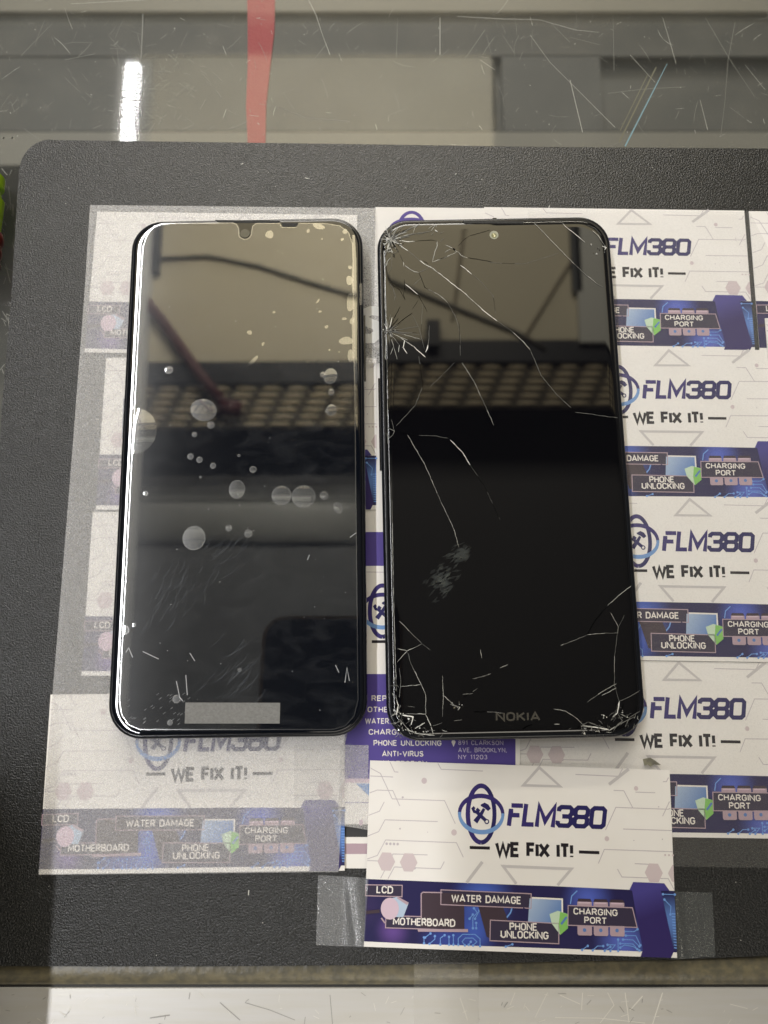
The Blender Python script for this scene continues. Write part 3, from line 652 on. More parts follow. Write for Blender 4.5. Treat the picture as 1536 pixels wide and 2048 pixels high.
b = MB(); zz = [(1925, -0.0001 + 0.0003), (1938, 0.0002), (1955, 0.0000), (1972, -0.0007), (2000, -0.0008), (2048, -0.0008), (2070, -0.0008)]
g = []
for y, z in zz:
    for x in (828, 957): q = pt(x, y, z); g.append((q[0], q[1], z))
b.add(g, [[2 * i, 2 * i + 1, 2 * i + 3, 2 * i + 2] for i in range(len(zz) - 1)])
tag(b.build('clear_tape', sheet('clear tape on metal', 0.03, 0.15, 0.06, (0.8, 0.78, 0.72))), 'clear tape wrapped over the aluminium counter edge', 'tape', GT)
# scrap of torn paper
b = MB(); b.poly([pt(*p, 0.0019) for p in [(1285, 1518), (1300, 1515), (1310, 1521), (1322, 1530), (1308, 1529), (1300, 1533), (1295, 1529), (1288, 1531)]], 0)
o = tag(b.build('paper_scrap', mat('grey torn paper', (0.22, 0.21, 0.15), .8, var=(400, (.12, .115, .09)))), 'torn grey scrap at the far edge of the uncovered front card', 'scrap'); o.location.z = 0.0021

# ================================================================== phones
def rr(wd, ht, r, z, n=9):
    ps = []
    for cx, cy, a in ((wd / 2 - r, ht / 2 - r, 0), (-wd / 2 + r, ht / 2 - r, 90), (-wd / 2 + r, -ht / 2 + r, 180), (wd / 2 - r, -ht / 2 + r, 270)):
        ps += [(cx + r * math.cos(R(a + 90 * i / n)), cy + r * math.sin(R(a + 90 * i / n)), z) for i in range(n + 1)]
    return ps
PW, PH, PR = 0.0760, 0.1649, 0.0100
M['frame'] = mat('black phone frame', (0.006, 0.007, 0.010), 0.22, spec=0.5)
M['screen'] = mat('black glass', (0.003, 0.004, 0.007), 0.015, spec=0.5, ior=1.58)
M['screen_r'] = mat('black cracked glass', (0.003, 0.003, 0.004), 0.02, spec=0.5, ior=1.62)
M['grille'] = mat('earpiece grille', (0.012, 0.012, 0.012), 0.5, bump=(4000, 1, 0.0003))
def body(root, prof, m_frame):
    b = MB(); b.loft([rr(PW - 2 * i, PH - 2 * i, PR - i * .8, z) for i, z in prof]); return b.build('frame', m_frame, root, smooth=True)
# ---- uncracked phone with a screen film
ph = thing('smartphone', (-0.04385, 0.0564, 0.0019), (R(-0.12), R(-0.54), R(0.8)), 'uncracked black smartphone with air bubbles under its screen film and a grey sticker', 'smartphone', 'smartphones lying side by side')
ZT = 0.0074                                       # flat of the glass
body(ph, [(.0022, 0), (.0006, .0006), (.0001, .002), (0, .0035), (0, .0055), (.0002, .0062), (.0006, .0066), (.0010, .0066)], M['frame'])
b = MB(); b.loft([rr(PW - 2 * i, PH - 2 * i, PR - i * .8, z) for i, z in [(.0009, .0060), (.0010, .0066), (.0011, .0070), (.0013, .00725), (.0016, .00736), (.0021, .00739), (.0027, ZT), (.0034, ZT), (.0046, ZT)]], cap0=False)
b.build('screen_glass', M['screen'], ph, smooth=True)
M['protector'] = sheet('screen film', 0.09, 0.012, 0.003, (0.8, 0.84, 0.9), wide=0.008, wide_rough=0.15, smudge=(80, 0.014, (1, 2.2, 1)))
ZF = ZT + 0.00012
def Lp(x, y, z=ZF): return local(ph, x, y, z)
edge = [Lp(284, 520), Lp(286, 495), Lp(293, 472), Lp(308, 453), Lp(325, 447)] + [Lp(466, 446), Lp(473, 449), Lp(477, 456), Lp(478, 468)] + [Lp(490 + 13 * math.cos(R(a)), 467 + 12 * math.sin(R(a))) for a in range(165, 0, -30)] + [Lp(505, 453), Lp(512, 447), Lp(560, 447), Lp(563, 455), Lp(592, 455), Lp(597, 447),
        Lp(650, 447), Lp(680, 452), Lp(697, 465), Lp(705, 488), Lp(707, 540), Lp(716, 1400), Lp(708, 1432), Lp(690, 1452), Lp(665, 1459), Lp(280, 1459), Lp(256, 1449), Lp(243, 1428), Lp(239, 1400)]
b = MB(); b.poly(edge, ZF); b.build('screen_film', M['protector'], ph)
fl = ph.children[-1]
b = MB(); b.ribbon(edge, 0.00028, ZF + 0.00003, 0, closed=True); b.build('film_edge', sheet('film edge', 0.25, 0.15, 0.05, (0.7, 0.7, 0.68)), fl)
M['bubble'] = sheet('air bubble', 0.16, 0.03, 0.06, (0.75, 0.77, 0.78), wide=0.03, wide_rough=0.25)
M['bubble_flat'] = sheet('flat air pocket', 0.26, 0.015, 0.03, (0.75, 0.74, 0.68))
M['rim'] = sheet('bubble rim', 0.05, 0.12, 0.17, (0.75, 0.76, 0.76))
kx = 1.0
bub = [(338, 740, 8, 8, 0), (407, 820, 27, 23, .3), (421.6, 850, 7, 7, 0), (389, 869, 5, 5, 0), (381, 913, 6, 6, 0), (399, 919.5, 6, 6, 0), (426, 931.6, 5.5, 5.5, 0), (506, 939, 6.5, 6.5, 0),
       (478, 911, 3, 2.5, 0), (401, 954, 2.5, 2.5, 0), (291, 987, 4.7, 4.2, 0), (474, 979, 16, 19, 0), (563, 991, 19.5, 19.5, 0), (607, 993, 23.5, 22.5, 0), (648, 991, 8, 8, 0), (676, 1016, 8, 11, -.4), (695, 1015, 2, 2, 0),
       (388, 1076, 22.6, 24, 0), (457.6, 1056, 6, 6, 0), (496.6, 1067, 7.5, 7.5, 0), (480, 1010, 2, 2, 0), (660.7, 752, 14, 17, .2), (646, 749, 5.5, 6, 0), (662.6, 784, 5.5, 7, 0), (662.6, 820, 10, 12, .2), (653.5, 822, 3.5, 4, 0),
       (251, 1260, 7, 8, 0), (268, 1250, 3.5, 3.5, 0), (353, 1398, 7.5, 7.5, 0), (340, 1445, 5, 5, 0), (479, 1339.5, 3.4, 3.4, 0)]
GX = 1 / 6.65e3
for x, y, rx, ry, ro in bub:
    s = 0.226 / F_PX
    b = MB(); c = Lp(x, y); hgt = s * min(rx, ry) * (0.014 + 0.016 * max(0, min(1, (x - 380) / 200)))
    b.dome(c, rx * s, ry * s, ZF + 0.00002, hgt, rot=-ro, n=36, flat=True, rings=7)
    b.ribbon([(c[0] + rx * s * math.cos(t) * math.cos(ro) + ry * s * math.sin(t) * math.sin(ro), c[1] - rx * s * math.cos(t) * math.sin(ro) + ry * s * math.sin(t) * math.cos(ro)) for t in [2 * math.pi * i / 36 for i in range(36)]], min(0.0002, s * rx * .25), ZF + 0.00003, 1, closed=True)
    b.build('air_bubble', [M['bubble'], M['rim']], ph, smooth=True)
b = MB(); c = Lp(272, 862); s = 0.226 / F_PX
b.dome(c, 43 * s, 48 * s, ZF + 0.00002, 0.0005, n=48, rings=10, flat=True, clip=Lp(258, 862)[0])
b.build('air_bubble', [M['bubble']], ph, smooth=True)
for x, y, rx, ry, ro in [(539, 469, 9.8, 8.5, 0), (616.5, 462, 3.2, 5, 0), (637.6, 452.7, 13.5, 6.5, .25), (690, 463, 5.5, 5.5, 0), (684.5, 479, 3.5, 3.2, 0), (700, 535, 4, 4.5, 0), (699, 561, 6.5, 12, -.1), (701, 605, 8.5, 20, .1), (636, 602, 6, 2, -1.0), (640, 623, 3.6, 2.3, 0),
                         (548, 624.6, 3, 3, 0), (688.7, 637.6, 5.6, 3, -.1), (653, 653.6, 4, 3.8, 0), (499, 665, 5.2, 5, 0), (692, 681.6, 14, 9.5, .1), (526, 688, 5, 2.4, -1.1), (506, 722, 16, 4, -.86), (659, 700, 2.3, 2.3, 0), (702, 712, 8, 13, 0), (704, 642, 5, 7, 0), (555, 432 + 70, 1.2, 1.2, 0), (565, 507, 1.3, 1, 0), (678, 704, 1.2, 1.2, 0), (644, 478, 2, 2, 0)]:
    b = MB(); c = Lp(x, y); n = 24
    pp = []
    for i in range(n):
        t = 2 * math.pi * i / n; q = 1 + .10 * math.sin(2 * t + x) + .06 * math.sin(3 * t + y)
        X = rx * s * q * math.cos(t); Y = ry * s * q * math.sin(t)
        pp.append((c[0] + X * math.cos(-ro) - Y * math.sin(-ro), c[1] + X * math.sin(-ro) + Y * math.cos(-ro)))
    b.poly(pp, ZF + 0.00002); b.build('air_bubble', M['bubble_flat'], ph)
b = MB()                                          # lifted strip along the right edge of the film
lw_ = [(704, 470), (706, 520), (705, 560), (707, 610), (706, 650), (706, 700), (708, 745), (709, 800), (711, 860)]
b.ribbon([Lp(x + 3, y) for x, y in lw_], [.0008, .0012, .0016, .0012, .0017, .0014, .0012, .0009, .0004], ZF + 0.00001); b.build('lifted_film', M['bubble_flat'], ph)
b = MB(); b.poly([Lp(429, 439.5), Lp(561, 441), Lp(556, 446), Lp(436, 445)], ZT + 0.00004); b.build('earpiece', M['grille'], ph)
b = MB(); b.ellipse(Lp(490, 467), .00155, .00155, ZF + 0.00006); b.build('front_camera', mat('camera lens glass', (.03, .033, .03), .1, ior=1.7), ph)
b = MB(); b.poly([Lp(563, 446), Lp(597, 446), Lp(594, 453), Lp(566, 453)], ZF + 0.00004); b.build('sensor_window', M['grille'], ph)
b = MB(); b.slab([Lp(371, 1405), Lp(560.5, 1405.5), Lp(559.5, 1447), Lp(369.5, 1447)], ZF + 0.00004, ZF + 0.00014); b.build('sticker', mat('grey matte sticker', (0.155, 0.155, 0.15), 0.7, bump=(2200, .4, .0004), var=(1500, (.19, .19, .185))), ph)
b = MB()                                          # scuffs and wipe marks in the film
for i in range(190):
    cx_, cy_ = rnd.choice([(300, 1230), (330, 1200), (360, 1180), (450, 1350), (460, 1370), (470, 1110), (430, 1100)])
    x = rnd.gauss(cx_, 35); y = rnd.gauss(cy_, 32)
    if not (255 < x < 700 and 1085 < y < 1440): continue
    L_ = rnd.uniform(18, 60); a = rnd.gauss(-.75 if cx_ < 400 else -.5, .12)
    q = [Lp(x + L_ * t * math.cos(a - .35 * t), y + L_ * t * math.sin(a - .35 * t)) for t in (0, .3, .6, 1)]
    wd = rnd.uniform(.00006, .00045); b.ribbon(q, [.00002, wd, wd, .00002], ZF + 0.00005, 1)
for t in [((286, 1303), (305, 1312), (318, 1318)), ((252, 1305), (258, 1296), (266, 1315)), ((690, 1365), (694, 1335), (699, 1362)), ((671, 1330), (678, 1345)), ((380, 1306), (390, 1322)), ((353, 1362), (360, 1395), (366, 1402)), ((372, 1350), (375, 1390)), ((615, 1120), (619, 1110)), ((700, 1075), (712, 1066))]:
    b.ribbon([Lp(*p) for p in t], .00026, ZF + 0.00005, 0)
for i in range(36):
    x, y = rnd.uniform(255, 380), rnd.uniform(1385, 1450); b.ribbon([Lp(x, y), Lp(x + 5, y - 4)], .00006, ZF + .00005, 0)
for i in range(60):
    x, y = rnd.uniform(290, 695), rnd.uniform(520, 1440); r_ = rnd.uniform(.00005, .00014); b.ellipse(Lp(x, y), r_, r_, ZF + .00005, 0, n=7)
b.build('scuff_marks', [sheet('scuff', .02, .3, .38, (.75, .77, .8)), sheet('faint scuff', .0, .3, .030, (.6, .66, .75))], ph)['kind'] = 'stuff'
b = MB(); x, y = Lp(243, 840, .004); b.box(-PW / 2 - .0007, y - .006, .003, -PW / 2 + .0005, y + .007, .0045); b.build('side_button', M['frame'], ph)
b = MB(); x, y = Lp(735, 690, .004); b.box(PW / 2 - .0005, y - .012, .003, PW / 2 + .0005, y + .010, .0045); b.build('side_button', M['frame'], ph)
# ---- cracked phone
pc = thing('smartphone', (0.03725, 0.0560, 0.0022), (R(0.72), 0, R(1.13)), 'black smartphone with a badly cracked screen and chipped corners', 'smartphone', 'smartphones lying side by side')
body(pc, [(.0022, 0), (.0006, .0006), (.0001, .002), (0, .0035), (0, .0056), (.0003, .0064), (.0009, .0068), (.0016, .0066)], M['frame'])
b = MB(); b.loft([rr(PW - 2 * i, PH - 2 * i, PR - i * .8, z) for i, z in [(.0015, .0060), (.0016, .0067), (.0019, .0070), (.0026, .00707), (.0032, .0071), (.0044, .0071)]], cap0=False)
b.build('screen_glass', M['screen_r'], pc, smooth=True)
ZC = 0.0071
def Cp(x, y, z=ZC): return local(pc, x, y, z)
def Z3(x, y): return (750 + x / 6.144, 420 + y / 6.144)
def Z5(x, y): return (740 + x / 3.072, 400 + y / 3.072)
def Z6(x, y): return (740 + x / 2.56, 1000 + y / 2.56)
def PX(x, y): return (x, y)
cr = []                                           # (space, points, width in photo px, brightness 0 dark .. 3 bright)
def ck(sp, ps, wd, br): cr.append((sp, ps, wd, br))
ck(Z3, [(300, 430), (350, 465), (405, 500)], 1.3, 3); ck(Z3, [(405, 500), (480, 560), (550, 620)], .5, 1); ck(Z3, [(550, 620), (600, 660), (690, 705), (770, 765)], 1.2, 3); ck(Z3, [(590, 625), (655, 662)], 1.1, 0)
ck(Z3, [(770, 765), (870, 840), (940, 900), (1100, 1020), (1240, 1150), (1350, 1250), (1500, 1365)], 1.0, 3)
ck(Z3, [(300, 375), (420, 390), (490, 385)], 1.3, 3); ck(Z3, [(490, 385), (600, 375), (690, 370), (765, 385)], .8, 0); ck(Z3, [(765, 385), (765, 440), (735, 510), (705, 640)], .9, 2)
ck(Z3, [(705, 640), (770, 615), (850, 590), (900, 565), (1000, 520)], .9, 2); ck(Z3, [(780, 610), (850, 588), (890, 570)], .9, 0); ck(Z3, [(865, 430), (960, 475), (1000, 510), (1030, 520)], .9, 2); ck(Z3, [(1030, 520), (1060, 560), (1140, 590)], .8, 2)
ck(Z3, [(955, 470), (985, 500)], 2.5, 0); ck(Z3, [(1140, 585), (1280, 610), (1440, 640)], .9, 0); ck(Z5, [(720, 383), (780, 388), (950, 392), (1060, 360), (1160, 325)], .5, 1)
ck(Z3, [(1020, 440), (1100, 360), (1165, 315)], .6, 0); ck(Z3, [(1165, 315), (1290, 285), (1410, 250)], .8, 0); ck(Z3, [(860, 520), (930, 480)], .6, 2); ck(Z3, [(800, 390), (850, 350)], .5, 1)
ck(Z3, [(1050, 680), (1120, 730), (1190, 790)], 1.0, 3); ck(Z3, [(1190, 790), (1290, 870), (1370, 960), (1450, 1050), (1480, 1270)], .4, 1)
ck(Z3, [(350, 640), (355, 690)], .9, 3); ck(Z3, [(370, 685), (430, 730), (490, 760), (540, 770)], 1.1, 3); ck(Z3, [(540, 770), (640, 720), (680, 690)], .5, 1); ck(Z3, [(540, 770), (570, 840), (610, 950), (650, 975)], .8, 0)
ck(Z3, [(650, 975), (760, 1030), (830, 1080), (890, 1140)], .8, 2); ck(Z3, [(890, 1140), (980, 1290), (1030, 1440), (1050, 1600), (1045, 1750)], .45, 1); ck(Z3, [(470, 920), (520, 880), (580, 830)], .5, 1)
ck(Z3, [(370, 910), (450, 975), (530, 1040)], 1.1, 3); ck(Z3, [(530, 1040), (590, 1150), (640, 1250)], .6, 0); ck(Z3, [(530, 1110), (460, 1220)], .5, 0); ck(Z3, [(590, 1150), (575, 1300), (570, 1540)], .4, 1)
ck(Z3, [(360, 850), (365, 960), (350, 1040), (370, 1105)], .9, 0); ck(Z3, [(180, 900), (220, 960), (250, 1050), (240, 1110)], .6, 1); ck(Z3, [(220, 930), (300, 980), (370, 1100)], .6, 0); ck(Z3, [(300, 540), (350, 640)], .4, 1)
for e in [(310, 1190, 1.1, 0), (460, 1265, 1.0, 0), (530, 1430, .5, 1), (560, 1590, .8, 2), (575, 1540, .5, 1), (210, 1320, 1.2, 3), (110, 1400, 1.4, 3), (300, 1660, .9, 2), (240, 1465, 1.1, 3), (250, 1380, .6, 0), (400, 1600, .7, 2), (350, 1500, .4, 1), (520, 1510, .4, 1), (130, 1300, .7, 2), (230, 1690, .6, 2), (120, 1560, 1.2, 3), (200, 1560, 1.0, 3), (180, 1420, 1.3, 2)]:
    ck(Z3, [(160, 1490), ((160 + e[0]) / 2 + rnd.uniform(-8, 8), (1490 + e[1]) / 2 + rnd.uniform(-8, 8)), (e[0], e[1])], e[2], e[3])
ck(Z3, [(300, 1660), (290, 1750)], 1.2, 2); ck(Z3, [(310, 1570), (400, 1630), (480, 1680), (540, 1740), (620, 1810)], 1.1, 3); ck(Z3, [(365, 1600), (345, 1690), (395, 1765)], 1.2, 3); ck(Z3, [(330, 1690), (360, 1690)], 1.2, 2)
ck(Z3, [(650, 1660), (640, 1710), (620, 1750)], 1.6, 3); ck(Z3, [(670, 1420), (660, 1600), (650, 1680)], .6, 2); ck(Z3, [(460, 1290), (540, 1450), (610, 1720)], .4, 1); ck(Z3, [(230, 1690), (260, 1790), (270, 1840)], .6, 2); ck(Z3, [(220, 1690), (190, 1780)], .6, 2)
for e in [(550, 170, .9, 2), (420, 230, 1.2, 0), (470, 290, .9, 2), (500, 190, .7, 1), (690, 260, .8, 1), (430, 325, 1.0, 2), (110, 440, 1.8, 3), (180, 500, 1.2, 2), (130, 560, 1.0, 2), (290, 520, 1.1, 0), (280, 230, 1.0, 2), (350, 190, .7, 1), (330, 420, 1.6, 3), (320, 340, 1.4, 3), (220, 460, 1.2, 2), (140, 350, 1.8, 3), (250, 300, .9, 0), (400, 270, .8, 2), (150, 470, 1.6, 3), (240, 400, 1.6, 3), (280, 390, 1.3, 3), (200, 200, .7, 1)]:
    ck(Z3, [(190, 365), ((190 + e[0]) / 2 + rnd.uniform(-14, 14), (365 + e[1]) / 2 + rnd.uniform(-14, 14)), (e[0], e[1])], e[2], e[3])
ck(Z3, [(470, 290), (490, 220), (550, 170)], .8, 2); ck(Z3, [(690, 260), (740, 190)], .9, 2); ck(Z3, [(735, 245), (770, 272)], 1.6, 3); ck(Z3, [(650, 240), (700, 200), (755, 185), (750, 215)], .8, 2); ck(Z3, [(690, 310), (720, 270)], .6, 2); ck(Z3, [(780, 290), (850, 270)], .6, 1); ck(Z3, [(520, 310), (620, 275), (690, 260)], .6, 1)
ck(Z3, [(105, 500), (115, 700), (118, 1000), (125, 1300), (128, 1840)], .9, 2); ck(Z3, [(190, 590), (150, 640), (140, 690)], 1.0, 2); ck(Z3, [(130, 500), (190, 470), (200, 510), (160, 520)], 1.4, 2); ck(Z3, [(220, 540), (270, 520), (285, 490)], .6, 2); ck(Z3, [(205, 540), (205, 700), (150, 800)], .4, 1)
ck(Z5, [(1005, 140), (1055, 190), (1170, 310), (1300, 440), (1400, 520), (1430, 535)], .8, 2); ck(Z5, [(1180, 140), (1200, 165), (1240, 195), (1320, 262)], .9, 3); ck(Z5, [(875, 812), (940, 870), (985, 925)], 1.1, 3)
ck(Z5, [(785, 745), (875, 812)], .4, 1); ck(Z5, [(985, 925), (1010, 980), (1050, 1080), (1150, 1200), (1260, 1300)], .8, 1); ck(Z5, [(1260, 1305), (1380, 1320), (1520, 1340)], .7, 1); ck(Z5, [(565, 1000), (640, 1120), (700, 1250), (760, 1385)], .7, 2)
ck(Z5, [(545, 750), (555, 880), (555, 960)], .4, 1); ck(Z5, [(370, 1150), (440, 1080), (520, 1000)], .4, 1); ck(Z5, [(180, 1430), (250, 1445), (400, 1450), (480, 1465)], .6, 1); ck(PX, [(815, 870), (850, 930), (880, 1000), (908, 1060), (918, 1095)], .7, 2); ck(PX, [(900, 880), (925, 905), (940, 930)], 1.1, 3); ck(PX, [(940, 930), (970, 975), (1000, 1040)], .4, 1)
ck(Z5, [(300, 960), (325, 1140), (280, 1260), (150, 1400)], .6, 1); ck(Z5, [(110, 1400), (150, 1420), (140, 1445), (108, 1470)], 1.1, 2); ck(Z5, [(130, 1350), (150, 1420)], .8, 2); ck(Z5, [(1365, 190), (1400, 220), (1445, 290)], 1.2, 2); ck(Z5, [(1425, 285), (1450, 295), (1440, 310)], 1.4, 3); ck(Z5, [(1330, 155), (1380, 175), (1420, 220)], .8, 1)
ck(Z5, [(105, 980), (105, 1200), (110, 1500)], .7, 2); ck(Z6, [(112, 0), (120, 500), (135, 980)], .8, 2)
ck(Z6, [(150, 620), (200, 670), (265, 735)], .8, 2); ck(Z6, [(265, 735), (310, 770)], .5, 1); ck(Z6, [(140, 760), (190, 772), (265, 738)], .8, 2); ck(Z6, [(190, 772), (140, 830)], 1, 2); ck(Z6, [(190, 772), (210, 840), (260, 940), (285, 1000), (285, 1100)], .8, 2); ck(Z6, [(155, 955), (260, 945)], .7, 2); ck(Z6, [(370, 900), (375, 1000), (370, 1110)], .7, 2); ck(Z6, [(375, 1000), (430, 1050), (460, 1070)], .9, 2)
ck(Z6, [(565, 765), (572, 810)], .9, 2); ck(Z6, [(525, 915), (570, 905), (620, 888)], 1.3, 2); ck(Z6, [(665, 860), (705, 842)], .9, 2); ck(Z6, [(475, 995), (525, 990)], 1.8, 2); ck(Z6, [(410, 1045), (460, 1060), (450, 1075)], 2.0, 2); ck(Z6, [(480, 1010), (550, 965)], .7, 1); ck(Z6, [(530, 1085), (600, 1084), (680, 1090)], 1.2, 1)
ck(Z6, [(130, 1010), (145, 1050), (135, 1100)], 1.8, 3); ck(Z6, [(165, 1100), (220, 1110), (210, 1150)], 2.2, 3); ck(Z6, [(230, 1170), (280, 1140)], 2.4, 2); ck(Z6, [(285, 1100), (310, 1150), (325, 1200)], 1.4, 3); ck(Z6, [(180, 1095), (285, 1095)], 1.0, 2); ck(Z6, [(150, 1120), (200, 1180), (240, 1195), (330, 1205)], 1.6, 2); ck(Z6, [(310, 1160), (370, 1140)], .8, 2)
ck(Z6, [(150, 860), (158, 930), (150, 1010)], .8, 2); ck(Z6, [(1335, 440), (1270, 490), (1215, 540)], 1.0, 2); ck(Z6, [(1215, 540), (1150, 620), (1110, 690)], .7, 1); ck(Z6, [(1110, 690), (1040, 720), (975, 745)], 1.0, 2); ck(Z6, [(1110, 690), (1190, 683), (1270, 680)], .8, 2); ck(Z6, [(1230, 575), (1270, 650), (1265, 685)], .8, 2); ck(Z6, [(1300, 590), (1270, 650)], .6, 1)
ck(Z6, [(1265, 685), (1250, 800), (1250, 950), (1275, 1030)], .7, 2); ck(Z6, [(1110, 1035), (1180, 985), (1260, 940)], 1.0, 2); ck(Z6, [(1185, 1000), (1260, 962)], .9, 2); ck(Z6, [(1275, 1030), (1265, 1090), (1240, 1112)], 2.2, 3); ck(Z6, [(1275, 1030), (1330, 1005), (1380, 975)], .9, 2); ck(Z6, [(940, 1070), (1000, 1080), (1060, 1120), (1090, 1150)], .9, 2)
ck(Z6, [(1085, 1155), (1150, 1162), (1220, 1175)], 2.4, 3); ck(Z6, [(1120, 1140), (1200, 1165)], 1.5, 2); ck(Z6, [(1220, 1180), (1290, 1140), (1350, 1110)], 1.6, 2); ck(Z6, [(1265, 1090), (1290, 1130), (1250, 1165)], 1.5, 2); ck(Z6, [(1380, 1080), (1330, 1110), (1300, 1170)], 1.1, 1); ck(Z6, [(940, 1147), (970, 1147)], 1.2, 2); ck(Z6, [(780, 1175), (800, 1160), (830, 1150)], 1.2, 0); ck(Z6, [(430, 1130), (470, 1125)], 1.4, 1)
for i in range(46):
    a = rnd.uniform(-80, 130) if i < 34 else rnd.uniform(0, 360); L_ = rnd.choice([40, 70, 110, 170]); x0, y0 = rnd.gauss(185, 14), rnd.gauss(365, 14); a = R(a - 20)
    ck(Z3, [(x0, y0), (x0 + L_ * .5 * math.cos(a) + rnd.uniform(-9, 9), y0 + L_ * .5 * math.sin(a) + rnd.uniform(-9, 9)), (x0 + L_ * math.cos(a), y0 + L_ * math.sin(a))], rnd.uniform(.4, 1.1), rnd.choice([0, 1, 1, 2, 2, 3]))
for i in range(26):
    a = R(rnd.uniform(-85, 85)); L_ = rnd.choice([50, 90, 140, 200]); ck(Z3, [(160, 1490), (160 + L_ * .5 * math.cos(a) + rnd.uniform(-7, 7), 1490 + L_ * .5 * math.sin(a) + rnd.uniform(-7, 7)), (160 + L_ * math.cos(a), 1490 + L_ * math.sin(a))], rnd.uniform(.35, .8), rnd.choice([0, 1, 1, 2]))
for cx_, cy_, n_, sx_, sy_ in [(160, 1130, 26, 22, 50), (270, 1185, 22, 50, 14), (1170, 1160, 26, 60, 14), (1270, 1090, 16, 20, 40), (1330, 1120, 12, 30, 20), (130, 950, 14, 8, 60)]:
    for i in range(n_):
        x, y = rnd.gauss(cx_, sx_), rnd.gauss(cy_, sy_); a = rnd.uniform(0, 3.14); L_ = rnd.uniform(8, 40)
        if not (112 < x < 1385 and y < 1212): continue
        ck(Z6, [(x, y), (x + L_ * .5 * math.cos(a) + rnd.uniform(-4, 4), y + L_ * .5 * math.sin(a) + rnd.uniform(-4, 4)), (x + L_ * math.cos(a), min(1214, y + L_ * math.sin(a)))], rnd.uniform(.35, 1.0), rnd.choice([0, 1, 1, 2]))
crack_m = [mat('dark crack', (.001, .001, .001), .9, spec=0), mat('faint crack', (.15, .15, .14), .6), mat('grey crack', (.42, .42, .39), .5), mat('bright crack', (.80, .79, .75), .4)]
b = MB(); px_ = 0.226 / F_PX
for sp, ps, wd, br in cr:
    q = [sp(*p) for p in ps]; fine = []
    for i in range(len(q) - 1):
        n = max(2, int(math.hypot(q[i + 1][0] - q[i][0], q[i + 1][1] - q[i][1]) / 5))
        for j in range(n):
            t = j / n; fine.append((q[i][0] + (q[i + 1][0] - q[i][0]) * t + (rnd.uniform(-.5, .5) if j else 0), q[i][1] + (q[i + 1][1] - q[i][1]) * t + (rnd.uniform(-.5, .5) if j else 0)))
    fine.append(q[-1])
    n = len(fine)
    # break into runs so that a crack glints unevenly along its length
    i0 = 0
    while i0 < n - 1:
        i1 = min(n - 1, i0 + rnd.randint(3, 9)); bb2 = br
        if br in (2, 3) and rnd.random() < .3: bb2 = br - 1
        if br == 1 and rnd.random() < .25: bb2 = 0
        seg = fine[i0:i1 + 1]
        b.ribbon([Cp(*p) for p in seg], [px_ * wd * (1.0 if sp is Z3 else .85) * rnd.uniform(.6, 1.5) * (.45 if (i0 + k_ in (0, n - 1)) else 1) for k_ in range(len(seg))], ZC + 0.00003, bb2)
        i0 = i1
b.build('crack', crack_m, pc)
b = MB()                                          # loose chips of glass at the impacts
for (cx_, cy_, n_, sp_) in [(783, 480, 60, 12), (776, 500, 26, 9), (776, 662, 26, 6), (795, 1425, 26, 8), (812, 1455, 34, 12), (838, 1468, 20, 9), (1190, 1452, 36, 20), (1240, 1435, 24, 10), (770, 870, 14, 6), (918, 1407, 14, 10), (1205, 500, 12, 8)]:
    for i in range(n_):
        x, y = rnd.gauss(cx_, sp_), rnd.gauss(cy_, sp_ * .7)
        c = Cp(x, y)
        if abs(c[0]) > PW / 2 - .0012 or abs(c[1]) > PH / 2 - .0012: continue
        r_ = rnd.uniform(.00012, .0006); a0 = rnd.uniform(0, 6.28)
        vs = [(c[0] + r_ * rnd.uniform(.4, 1) * math.cos(a0 + k_ * 2.1), c[1] + r_ * rnd.uniform(.4, 1) * math.sin(a0 + k_ * 2.1), ZC + .00004 + rnd.uniform(0, .00025)) for k_ in range(3)]
        b.add(vs, [[0, 1, 2]], 0 if rnd.random() < .72 else 1)
b.build('glass_chip', [mat('glass chip', (.012, .012, .012), .08, ior=1.7), mat('white glass chip', (.5, .5, .47), .3)], pc)['kind'] = 'stuff'
sc_m = sheet('grease scuff', .003, .3, .022, (.5, .55, .52))
for cx_, cy_, sx_, sy_, n_ in [(921, 1110, 9, 8, 90), (884, 1160, 12, 16, 110)]:
    b = MB()
    for i in range(n_):
        x, y = rnd.gauss(cx_, sx_), rnd.gauss(cy_, sy_); a = rnd.gauss(-.6, .25); L_ = rnd.uniform(6, 20)
        b.ribbon([Cp(x - L_ / 2 * math.cos(a), y - L_ / 2 * math.sin(a)), Cp(x, y), Cp(x + L_ / 2 * math.cos(a), y + L_ / 2 * math.sin(a))], [.0001, rnd.uniform(.0004, .0010), .0001], ZC + .00002)
    b.build('scuff_mark', sc_m, pc)
b = MB(); b.poly([Cp(924, 442), Cp(1049, 443), Cp(1045, 447.5), Cp(930, 447)], ZC + 0.0001); b.build('earpiece', M['grille'], pc)
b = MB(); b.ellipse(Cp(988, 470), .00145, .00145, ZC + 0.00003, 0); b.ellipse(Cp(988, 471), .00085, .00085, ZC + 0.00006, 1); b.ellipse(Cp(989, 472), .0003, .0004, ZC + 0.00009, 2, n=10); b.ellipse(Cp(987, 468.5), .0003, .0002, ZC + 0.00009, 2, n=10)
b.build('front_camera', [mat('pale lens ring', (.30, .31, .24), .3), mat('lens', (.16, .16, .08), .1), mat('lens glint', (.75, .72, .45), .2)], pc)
b = MB(); lettering(b, 'NOKIA', Cp(993.5, 1442.5), Cp(1079, 1442), 0.0026, ZC + 0.00002, 0, weight=.2, gap=.22); b.build('maker_lettering', mat('faint grey print', (.055, .05, .04), .5), pc)
b = MB(); b.box(-.0006, -.004, .006, .0008, -.0, .0064)
